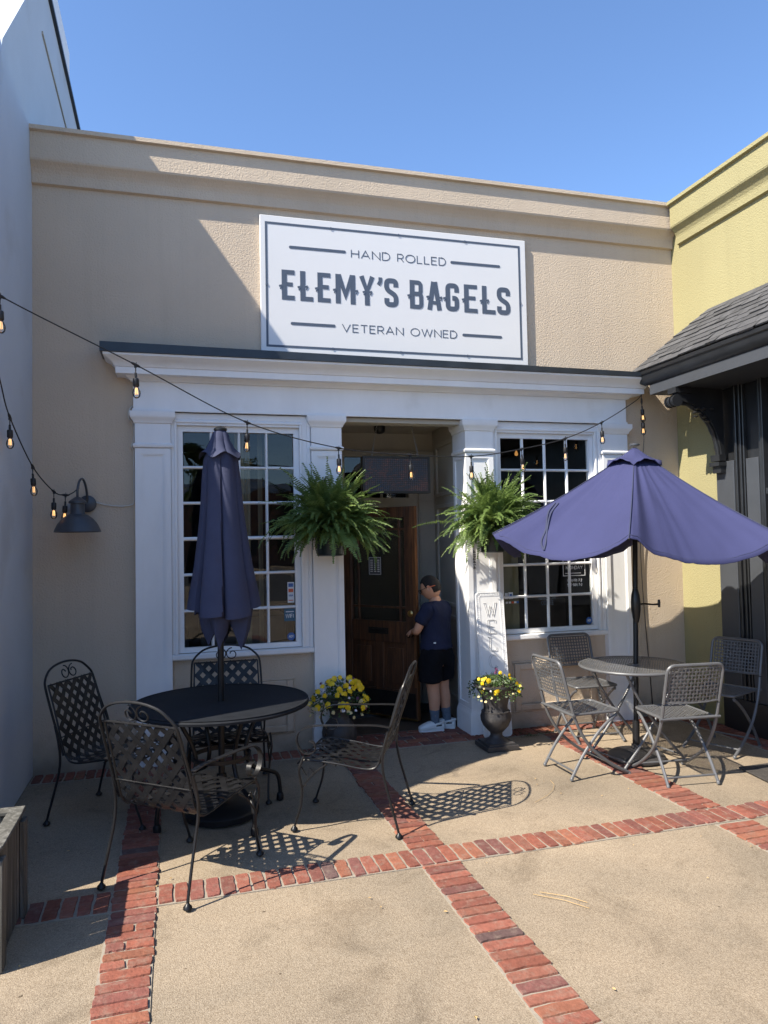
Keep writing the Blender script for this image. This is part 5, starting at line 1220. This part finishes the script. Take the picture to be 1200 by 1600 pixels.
tips[5] = Vector((2.26, 5.04, 1.738)); tips[1] = Vector((3.93, 3.99, 1.66)); tips[3] = Vector((4.07, 5.84, 1.655)); tips[4] = Vector((2.98, 5.90, 1.70)); tips[2] = Vector((4.50, 4.86, 1.64))
# order: tips[0] points at the viewer, then counter-clockwise
hub = Vector((HX, HY, HZ)); b = MB(); nu, nr = 40, 24
rows = []
for k in range(6):
    A, B = tips[k], tips[(k+1) % 6]
    pan = []
    for i in range(nr+1):
        t = i/nr; row = []
        for j in range(nu+1):
            u = j/nu; tt_ = .03+.97*t
            pa = hub+(A-hub)*tt_; pb_ = hub+(B-hub)*tt_
            sg_a = 4*u*(1-u)
            p = pa+(pb_-pa)*u
            p.z -= .172*sg_a**.9*t**1.6+.0*t
            p.z -= .05*math.sin(math.pi*min(1, t))*(1-sg_a*.5)*.6                       # ribs bow slightly
            inw = (Vector((hub.x, hub.y, p.z))-p); p += inw*.035*sg_a*t
            # gathers fanning from the ribs
            fan = noise.noise(Vector((u*9+k*3.1, t*1.2, k)))*.012+noise.noise(Vector((u*24, t*1.0, k+7)))*.006
            wr = math.exp(-u*3.2)+.35*math.exp(-(1-u)*6)
            p.z += (fan*wr*3.0+.006*noise.noise(Vector((u*7, t*6, k+20))))*min(1, t*3)*(1 if 0 < j < nu else 0)
            row.append(p)
        pan.append(row)
    rows.append(pan)
V = {}
for k in range(6):
    for i in range(nr+1):
        for j in range(nu+1):
            if j == nu and True: continue
            V[(k, i, j)] = b.v(*rows[k][i][j])
def gv(k, i, j): return V[((k+1) % 6, i, 0)] if j == nu else V[(k, i, j)]
for k in range(6):
    for i in range(nr):
        for j in range(nu): b.face([gv(k, i, j), gv(k, i+1, j), gv(k, i+1, j+1), gv(k, i, j+1)])
cano = b.build('canopy', M['navy'], ou, smooth=True)
so = cano.modifiers.new('thickness', 'SOLIDIFY'); so.thickness = .004; so.offset = -1
b = MB(); V = {}                                                                 # vent flap on top
def vp_(k, u, t):
    A, B = tips[k], tips[(k+1) % 6]; q = .195*t**.9+.012
    p = (hub+(A-hub)*q)*(1-u)+(hub+(B-hub)*q)*u; s4 = 4*u*(1-u); p.z += .022-.012*math.sin(math.pi*t)+.030*s4*t**2-.026*t**3*(1-s4)+.006*math.sin(u*19+k*2)*t; return p
nv = 8
for k in range(6):
    for i in range(7):
        for j in range(nv): V[(k, i, j)] = b.v(*vp_(k, j/nv, i/6))
def gv(k, i, j): return V[((k+1) % 6, i, 0)] if j == nv else V[(k, i, j)]
for k in range(6):
    for i in range(6):
        for j in range(nv): b.face([gv(k, i, j), gv(k, i+1, j), gv(k, i+1, j+1), gv(k, i, j+1)])
vf = b.build('vent_flap', M['navy'], ou, smooth=True)
for k in range(6):
    b = MB(); b.tube([rows[k][i][0]+Vector((0, 0, .002)) for i in range(3, nr+1)], .0035, 5); b.build('seam', M['navydark'], ou, smooth=True)
    b = MB(); b.tube([rows[k][nr][j]+(hub-rows[k][nr][j])*.028+Vector((0, 0, .0015)) for j in range(nu+1)], .0016, 4); b.build('hem_stitching', M['navydark'], ou, smooth=True)
vf = vf; so = vf.modifiers.new('thickness', 'SOLIDIFY'); so.thickness = .004; so.offset = -1
b = MB(); b.lathe([(.036, .028), (.040, .03), (.040, .040), (.030, .046), (.01, .05)], tuple(hub+Vector((0, 0, -.0))), 20); b.build('finial', M['charcoal'], ou, smooth='auto')
for k in range(6):
    b = MB(); P = [hub+(tips[k]-hub)*t-Vector((0, 0, .012+.03*math.sin(math.pi*t)+.0)) for t in [q/8 for q in range(1, 9)]]; b.tube(P, .0065, 6); b.build('rib', M['blackmetal'], ou, smooth=True)
    b = MB(); m_ = hub+(tips[k]-hub)*.55-Vector((0, 0, .045)); b.tube([m_, (HX-.035, HY-.02, 1.86)], .005, 6); b.build('strut', M['blackmetal'], ou, smooth=True)
for q0 in (0, 2):
    b = MB(); P = []
    for i in range(12):
        t = .60+.37*i/11; u = (.03+.30*(i/11)+.012*q0+.01*math.sin(i*1.3+q0)); P.append(rows[5][min(nr, int(round(t*nr)))][int(round(u*nu))]*.5+rows[5][min(nr, int(t*nr))][min(nu, int(u*nu)+1)]*.5+Vector((-.002, -.006, .006)))
    P = catmull(P[::3]+[P[-1]], 4); N_, B_ = [], []
    for i, p in enumerate(P):
        d = (P[min(i+1, len(P)-1)]-P[max(i-1, 0)]).normalized(); s_ = d.cross(Vector((-.4, -.6, .7))).normalized(); B_.append(s_); N_.append(d.cross(s_))
    b.ribbon(P, N_, B_, .010, .004); b.build('tie_strap', M['navydark'], ou)

# ------------------------------------------------------------------ the boy at the door
def skin_mesh(name, chains, m, parent, sub=2, extra=None, folds=0, seed=0):
    """chains: list of lists of (point, radius[, radius2]); a string key joins to an earlier vertex"""
    bm = bmesh.new(); lay = bm.verts.layers.skin.verify(); named = {}; first = True
    for ch in chains:
        prev = None
        for it in ch:
            if isinstance(it, str): prev = named[it]; continue
            p, r = it[0], it[1]; v = bm.verts.new(p); v[lay].radius = r if isinstance(r, tuple) else (r, r)
            if first: v[lay].use_root = True; first = False
            if len(it) > 2: named[it[2]] = v
            if prev is not None: bm.edges.new((prev, v))
            prev = v
    me = bpy.data.meshes.new(name); bm.to_mesh(me); bm.free()
    o = bpy.data.objects.new(name, me); C.objects.link(o)
    o.modifiers.new('skin', 'SKIN').use_smooth_shade = True; s = o.modifiers.new('sub', 'SUBSURF'); s.levels = sub; s.render_levels = sub
    dg = bpy.context.evaluated_depsgraph_get(); dg.update(); me2 = bpy.data.meshes.new_from_object(o.evaluated_get(dg)); bpy.data.objects.remove(o)
    for p in me2.polygons: p.use_smooth = True
    me2.name = name
    if extra: extra(me2)
    if folds:
        for v in me2.vertices:
            c = v.co; q = noise.noise(Vector((c.x*13, c.y*13, c.z*7+seed)))*.6+noise.noise(Vector((c.x*26+c.z*9, c.y*26, c.z*15+seed)))*.4
            v.co = c+v.normal*q*folds
    off = wloc(parent)
    for v in me2.vertices: v.co -= off
    return link(name, me2, m, parent)
boy = thing('person', 'boy in navy T-shirt, black shorts and white clogs reaching for the door knob', 'person', (2.24, 6.25, 0))
V3 = Vector
F = V3((-.55, .835, 0)); Lf = V3((-.835, -.55, 0)); UP = V3((0, 0, 1)); O = V3((2.235, 6.26, 0))
def bp(f, l, z): return O+F*f+Lf*l+UP*z
shL, shR = bp(-.005, .145, 1.085), bp(-.005, -.145, 1.085)
elL, wrL = bp(.06, .205, .895), V3((2.07, 6.43, .868))
elR, wrR = bp(.09, -.17, .88), bp(.25, -.06, .90)
anL, anR = V3((2.200, 6.245, .085)), V3((2.335, 6.305, .085))
knL, knR = bp(.005, .060, .385), bp(.005, -.080, .385)
body = [[(bp(0, 0, .68), (.105, .095), 'pel'), (bp(0, 0, .78), (.10, .085)), (bp(.0, 0, .90), (.095, .080)), (bp(-.005, 0, 1.02), (.095, .072), 'chest'), (bp(.0, 0, 1.09), (.052, .045), 'nb'), (bp(.004, 0, 1.165), (.050, .050), 'neck'), (bp(.012, 0, 1.20), (.050, .052))],
        ['nb', (shL-Lf*.045-UP*.02, .036), (shL-UP*.03, .040), ((shL+elL)/2, .044), (elL, .038), ((elL*.6+wrL*.4), .037), (wrL*.85+elL*.15, .026), (wrL, (.025, .019), 'wl')],
        ['nb', (shR+Lf*.045-UP*.02, .036), (shR-UP*.03, .040), ((shR+elR)/2, .044), (elR, .038), ((elR*.6+wrR*.4), .037), (wrR*.85+elR*.15, .026), (wrR, (.025, .019), 'wr')],
        ['pel', (bp(.0, .075, .62), .086), (bp(.005, .070, .50), .078), (knL, .057), (knL*.70+anL*.30-F*.010, .060), (knL*.3+anL*.7, .045), (anL, .037)],
        ['pel', (bp(.0, -.075, .62), .086), (bp(.005, -.080, .50), .078), (knR, .057), (knR*.70+anR*.30-F*.010, .060), (knR*.3+anR*.7, .045), (anR, .037)]]
def hand(chains, w, fd, up, key, curl):
    """palm and five fingers continuing from the wrist; fd = forward, up = back of the hand"""
    fd = fd.normalized(); side = fd.cross(up).normalized(); up = side.cross(fd).normalized()
    palm = w+fd*.035; chains.append([key, (palm, (.024, .013), key+'p')])
    for i, (off, ln) in enumerate(((-.021, .042), (-.007, .050), (.007, .047), (.020, .036))):
        k = palm+side*off+fd*.022; p1 = k+(fd*math.cos(.5*curl)-up*math.sin(.5*curl))*ln*.45; p2 = p1+(fd*math.cos(1.3*curl)-up*math.sin(1.3*curl))*ln*.35; p3 = p2+(fd*math.cos(2.0*curl)-up*math.sin(2.0*curl))*ln*.3
        chains.append([key+'p', (k, .0082), (p1, .0075), (p2, .007), (p3, .0058)])
    t0 = w+fd*.018-side*.022; chains.append([key+'p', (t0, .009), (t0-side*.014+fd*.018-up*.010, .008), (t0-side*.014+fd*.036-up*.022, .0068)])
hand(body, wrL, (V3((2.045, 6.49, .85))-wrL), V3((-.1, -.5, .8)), 'wl', 1.0)
hand(body, wrR, V3((-.5, .6, -.2)), UP, 'wr', .8)
# head: a shaped spheroid with nose, brow, chin, ears, joined into the same mesh
HF = V3((-.72, .58, -.38)).normalized(); HS = HF.cross(UP).normalized(); HU = HS.cross(HF).normalized(); HC = bp(.035, .022, 1.268)
def head_append(me):
    bm = bmesh.new(); bm.from_mesh(me)
    r0 = bmesh.ops.create_uvsphere(bm, u_segments=40, v_segments=28, radius=1.0)
    for v in r0['verts']:
        x, y, z = v.co                                          # x side, y forward, z up
        fx = .072; fy = .092; fz = .105
        jaw = max(0, -z); s = 1-.28*jaw**1.5
        px, py, pz = x*fx*s, y*fy*(1-.12*jaw*(1 if y < 0 else 0)), z*fz
        if y > 0:
            py += .004*math.exp(-((z+.85)/.25)**2)*math.exp(-(x/.35)**2)*2           # chin
            py += .020*math.exp(-((z+.16)/.17)**2)*math.exp(-(x/.16)**2)               # nose
            py += .006*math.exp(-((z+.50)/.10)**2)*math.exp(-(x/.30)**2)               # lips
            for e in (-.38, .38): py -= .008*math.exp(-((z-.02)/.14)**2)*math.exp(-((x-e)/.2)**2)
            py += .004*math.exp(-((z-.20)/.10)**2)*math.exp(-(x/.7)**2)
        v.co = HC+HS*px+HF*py+HU*pz
    for sx in (-1, 1):                                           # ears
        rr_ = bmesh.ops.create_uvsphere(bm, u_segments=16, v_segments=12, radius=1.0)
        for v in rr_['verts']:
            x, y, z = v.co; rim = math.sqrt(y*y+z*z)
            v.co = HC+HS*(sx*(.072+.010*rim+.004*x))+HF*(-.004+y*.017*(1+.25*z)-.006*rim)+HU*(-.004+z*.029)
    bm.to_mesh(me); bm.free()
    for p in me.polygons: p.use_smooth = True
skin_mesh('body', body, M['skin'], boy, 2, head_append)
# hair: a cap that follows the skull, short at the sides
b = MB(); n, mm = 48, 22; vs = {}
for i in range(mm+1):
    for k in range(n):
        a = 2*math.pi*k/n; yf_ = math.cos(a); xf = math.sin(a)    # yf_ forward
        low = -.50 if yf_ < -.15 else (.56 if yf_ > .45 else -.50+(yf_+.15)/.6*1.06)
        low += .05*noise.noise(Vector((a*5, 1.3, 0)))
        if abs(xf) > .75 and -.35 < yf_ < .25: low = max(low, .02)
        zt_ = math.pi/2-(math.pi/2-math.asin(low))*i/mm; ce, se = math.cos(zt_), math.sin(zt_)
        th = 1.0+(.035+.085*max(0, se))*min(1, (mm-i)/5+.12)+.018*noise.noise(Vector((xf*6, yf_*6, se*8)))
        jaw = max(0, -se); s = 1-.28*jaw**1.5
        vs[(i, k)] = b.v(*(HC+HS*(ce*xf*.072*th*s)+HF*(ce*yf_*.092*th)+HU*(se*.105*(1+.10*max(0, se)*1.0+.03))))
for i in range(mm):
    for k in range(n): b.face([vs[(i, k)], vs[(i+1, k)], vs[(i+1, (k+1) % n)], vs[(i, (k+1) % n)]])
hr = b.build('hair', M['hair'], boy, smooth=True)
so = hr.modifiers.new('t', 'SOLIDIFY'); so.thickness = .004; so.offset = -1
# glasses with an orange strap end
b = MB()
for sx in (-1, 1):
    e = HC+HS*(sx*.032)+HF*.098+HU*.004; b.tube([e+HS*math.cos(q)*.024+HU*math.sin(q)*.018 for q in [2*math.pi*k/16 for k in range(17)]], .0028, 6, cap=False)
    b.tube([HC+HS*(sx*.056)+HF*.096+HU*.010, HC+HS*(sx*.078)+HF*.05+HU*.010, HC+HS*(sx*.083)+HF*.0+HU*.012], .0026, 6)
b.tube([HC+HS*-.01+HF*.102+HU*.006, HC+HS*.01+HF*.102+HU*.006], .0024, 6); b.build('glasses', M['blackplastic'], boy, smooth='auto')
b = MB()
[b.tube(catmull([HC+HS*(sx*.084)-HF*.004+HU*.012, HC+HS*(sx*.083)-HF*.035+HU*.006, HC+HS*(sx*.066)-HF*.072+HU*.0], 5), .0030, 6) for sx in (-1, 1)]; b.build('glasses_strap', M['orange'], boy, smooth=True)
# T-shirt, shorts, socks, clogs
skin_mesh('t_shirt', [[(bp(-.004, .0, .715), (.176, .152), 'a'), (bp(-.002, .0, .735), (.172, .148)), (bp(0, 0, .82), (.160, .134)), (bp(-.003, 0, .92), (.154, .128)), (bp(-.008, 0, 1.02), (.156, .122), 'c'), (bp(-.004, 0, 1.10), (.112, .090), 'd'), (bp(.002, 0, 1.155), (.070, .066))],
    ['d', (shL-Lf*.03+UP*.002, .066), (shL-UP*.025, .070), (shL*.55+elL*.45, .066), (shL*.30+elL*.70, .066)], ['d', (shR+Lf*.03+UP*.002, .066), (shR-UP*.025, .070), (shR*.55+elR*.45, .066), (shR*.30+elR*.70, .066)]], M['tee'], boy, 3, None, .020, 4)
skin_mesh('shorts', [[(bp(0, 0, .82), (.150, .130), 'a'), (bp(-.004, 0, .72), (.160, .145), 'p')], ['p', (bp(-.0, .080, .63), .118), (bp(.008, .084, .54), .112), (bp(.012, .086, .455), .112), (bp(.012, .086, .435), .112)], ['p', (bp(-.0, -.080, .63), .118), (bp(.008, -.084, .54), .112), (bp(.012, -.086, .455), .112), (bp(.012, -.086, .435), .112)]], M['shorts'], boy, 3, None, .018, 9)
for an, kn in ((anL, knL), (anR, knR)):
    b = MB(); P = [an+V3((0, 0, -.05)), an, an+(kn-an)*.2, an+(kn-an)*.33, an+(kn-an)*.36]; b.tube(P, [.038, .038, .040, .046, .045], 18); b.build('sock', M['sock'], boy, smooth='auto')
def clog(an, d):
    d = d.normalized(); s = V3((-d.y, d.x, 0)); root_ = None
    prof = [(-.075, .030, .050), (-.07, .036, .062), (-.045, .041, .060), (-.01, .042, .050), (.02, .046, .078), (.06, .051, .072), (.10, .052, .056), (.13, .045, .042), (.148, .030, .032), (.152, .012, .024)]
    b = MB(); rings = []
    for x, w, h in prof:
        rg = []
        for k in range(20):
            a = 2*math.pi*k/20; cx_, cz = math.cos(a), math.sin(a)
            zz = h*(.5+.5*(abs(cz)**.75)*(1 if cz > 0 else -1)); rg.append(b.v(*(V3((an.x, an.y, .012))+d*x+s*(w*abs(cx_)**.8*(1 if cx_ > 0 else -1))+UP*zz)))
        rings.append(rg)
    for A, B in zip(rings, rings[1:]):
        for k in range(20): b.face([A[k], A[(k+1) % 20], B[(k+1) % 20], B[k]])
    b.face(rings[0]); b.face(rings[-1])
    for t, q in ((-.055, 0), (.0, 0)):
        pass
    c_ = V3((an.x, an.y, .0)); b.tube(catmull([c_+d*.02+s*.046+UP*.062, c_-d*.03+s*.046+UP*.075, c_-d*.078+UP*.080, c_-d*.03-s*.046+UP*.075, c_+d*.02-s*.046+UP*.062], 6), .009, 8)
    sh = b.build('shoe', M['clog'], boy, smooth='auto')
    b = MB()
    for x, w in ((.07, -.022), (.07, .022), (.10, 0), (.10, -.03), (.10, .03), (.085, 0)): b.lathe([(.0045, -.008), (.0045, .002), (.001, .0025)], tuple(c_+d*x+s*w+UP*(.012+.066-(x-.06)*.42-abs(w)*.35)), 8)
    o_ = [(-.06, .047), (-.02, .047)]
    b.tube([c_-d*.05+s*.040+UP*.056, c_+s*.043+UP*.052], .006, 6); b.tube([c_-d*.05-s*.040+UP*.056, c_-s*.043+UP*.052], .006, 6)
    b.build('vent_hole', M['blackplastic'], sh, smooth='auto')
    b = MB(); rg = [V3((an.x, an.y, .004))+d*x+s*w_*sg_ for sg_ in (1, -1) for x, w_ in (prof if sg_ > 0 else prof[::-1]) for _ in (0,)] if False else None
    P = [(x, w*1.04) for x, w, h in prof]; out_ = [(x, w) for x, w in P]+[(x, -w) for x, w in P[::-1]]
    b.prism(out_, lambda p, t: c_+d*p[0]+s*p[1]+UP*t, .004, .020); b.build('sole', M['clog'], sh)
clog(anL, V3((-.93, .1, 0))); clog(anR, V3((-.80, .45, 0)))
b = MB(); c_ = bp(-.075, .125, .795); b.obox(c_, V3((1, 0, 0)), V3((0, 1, 0)), UP, .010, .003, .006); b.build('shirt_tag', M['greywhite'], boy)

# ------------------------------------------------------------------ weathered planter box at the left edge, mat
pl = thing('planter_box', 'weathered grey wooden planter box cut off by the left edge of the picture', 'planter', (-1.1, 3.55, 0))
x0, x1, y0, y1 = -1.55, -.71, 3.32, 3.84; hh = .485
for (a, c, d, e) in ((x0, x1-.022, y1-.022, y1, ), (x0, x1-.022, y0, y0+.022)):
    b = MB()
    for i in range(4): b.box(a, c, d+rnd.uniform(0, .003), e, .01+i*.115, .01+i*.115+.108)
    b.build('side_board', M['weathered'], pl, bevel=.003)
b = MB()
for i in range(5):
    ya = y0+.0+i*.104; b.box(x1-.020, x1-rnd.uniform(0, .003), ya+.003, ya+.101, .01, hh-.02-rnd.uniform(0, .008))
b.build('side_board', M['weathered'], pl, bevel=.003)
b = MB(); b.box(x1+.0005, x1+.022, y1-.075, y1-.002, 0, hh-.045); b.build('corner_post', M['weathered'], pl, bevel=.003); b = MB(); b.box(x1+.0005, x1+.022, y0, y0+.07, 0, hh-.045); b.build('corner_post', M['weathered'], pl, bevel=.003)
b = MB(); b.box(x0-.03, x1+.012, y1-.055, y1+.015, hh-.018, hh); b.box(x0-.03, x1+.012, y0-.015, y0+.055, hh-.018, hh); b.box(x1-.055, x1+.014, y0+.056, y1-.056, hh-.020, hh-.002); b.build('rim_board', M['weathered'], pl, bevel=.003)
b = MB(); b.box(x0+.02, x1-.024, y0+.024, y1-.024, .30, .36); b.build('soil', M['soil'], pl)
b = MB(); r = random.Random(3)
for i in range(140):
    c = V3((r.uniform(x0+.05, x1-.05), r.uniform(y0+.05, y1-.05), .37)); d = V3((r.uniform(-1, 1), r.uniform(-1, 1), r.uniform(0, .8))).normalized()*r.uniform(.03, .13); b.tube([c, c+d*.5+UP*.012, c+d], .0015, 3)
b.build('dry_stalks', M['straw'], pl, recalc=False)
b = MB(); b.prism([(3.905, 4.50), (4.66, 4.52), (4.66, 3.86), (3.86, 4.15)], lambda p, t: (p[0], p[1], t), .001, .012); b.build('doormat', M['mat'], label='dark speckled doormat on the concrete at the right edge', cat='mat', bevel=.003)
# fallen bits: leaves and pine needles
b = MB(); r = random.Random(12)
for i in range(60):
    c = V3((r.uniform(-.8, 3.9), r.uniform(2.4, 5.8), .003)); a = r.uniform(0, 6.28); l = r.uniform(.008, .022); d = V3((math.cos(a), math.sin(a), 0)); s_ = V3((-d.y, d.x, 0))
    b.face([b.v(*c), b.v(*(c+d*l*.5+s_*l*.3+UP*.003)), b.v(*(c+d*l+UP*.001)), b.v(*(c+d*l*.5-s_*l*.28+UP*.004))])
for p, q in (((1.62, 3.25), (1.80, 3.05)), ((1.66, 3.26), (1.82, 3.10)), ((2.2, 4.35), (2.42, 4.52)), ((2.42, 4.52), (2.5, 4.7))):
    b.tube([(p[0], p[1], .003), ((p[0]+q[0])/2+.02, (p[1]+q[1])/2, .004), (q[0], q[1], .003)], .0014, 4)
b.build('leaf_litter', M['straw'], kind='stuff', label='scattered dry leaf bits and needles on the concrete', cat='litter', recalc=False)
# tufts of weed along the wall foot
b = MB(); r = random.Random(5)
for cx_, cy_, n_ in ((2.92, 5.82, 90), (3.12, 5.84, 40), (-.7, 5.86, 25), (.5, 5.86, 14), (2.80, 5.90, 30)):
    for i in range(n_):
        c = V3((cx_+r.gauss(0, .07), cy_+r.gauss(0, .025), .002)); a = r.uniform(0, 6.28); d = V3((math.cos(a), math.sin(a), r.uniform(.1, .8))).normalized(); l = r.uniform(.012, .035); s_ = d.cross(UP).normalized()
        b.face([b.v(*c), b.v(*(c+d*l*.5+s_*.004)), b.v(*(c+d*l)), b.v(*(c+d*l*.5-s_*.004))])
b.build('weeds', M['leafdark'], kind='stuff', label='small weeds growing in the brick joint along the wall foot', cat='weeds', recalc=False)

# ------------------------------------------------------------------ across the street (seen only as reflections in the panes)
def tree(x, y, h, seed, label):
    r = random.Random(seed); root = thing('street_tree', label, 'tree', (x, y, 0), 'trees across the street')
    b = MB(); b.tube([(x, y, 0), (x+.1, y, h*.3), (x+.05, y+.1, h*.62)], [.22, .16, .08], 10)
    for k in range(6):
        a = k*1.05+r.random(); q = h*(.3+.06*k); b.tube([(x+.08, y, q), (x+math.cos(a)*h*.12, y+math.sin(a)*h*.12, q+h*.12), (x+math.cos(a)*h*.22, y+math.sin(a)*h*.22, q+h*.18)], [.07, .045, .02], 6)
    b.build('trunk', M['bark'], root, smooth='auto')
    b = MB()
    cl = [(V3((r.gauss(0, .17)*h, r.gauss(0, .17)*h, h*r.uniform(.38, .95))), r.uniform(.07, .14)*h) for _ in range(16)]
    for i in range(2600):
        c, q = r.choice(cl); d = V3((r.gauss(0, 1), r.gauss(0, 1), r.gauss(0, .8))).normalized(); p = V3((x, y, 0))+c+d*q*r.random()**.4
        s_ = d.orthogonal().normalized(); t_ = d.cross(s_); l = r.uniform(.10, .20); a = r.uniform(0, 6.28); e1 = s_*math.cos(a)+t_*math.sin(a); e2 = d.cross(e1)
        b.face([b.v(*(p-e1*l)), b.v(*(p+e2*l*.5)), b.v(*(p+e1*l)), b.v(*(p-e2*l*.5))])
    b.build('crown', M['tree'], root, recalc=False)
tree(-9.5, -27, 8.5, 1, 'broad dark tree across the street behind the viewer'); tree(2.5, -29, 7.0, 2, 'smaller tree across the street behind the viewer'); tree(14, -28, 9.5, 3, 'tall tree across the street behind the viewer')
fb = thing('street_building', 'long low brick shop row across the street behind the viewer', 'building', (0, -38, 0))
b = MB(); b.box(-34, 34, -46, -38, 0, 5.2); b.build('wall', M['farbrick'], fb)
b = MB(); b.box(-34.3, 34.3, -46.3, -37.7, 5.2, 5.7); b.build('roof', M['leftwall'], fb)
for i in range(12):
    xx = -31+i*5.4; b = MB(); b.box(xx, xx+3.4, -38.0+.002, -37.93, .8, 3.0); b.build('window', M['flash'], fb)
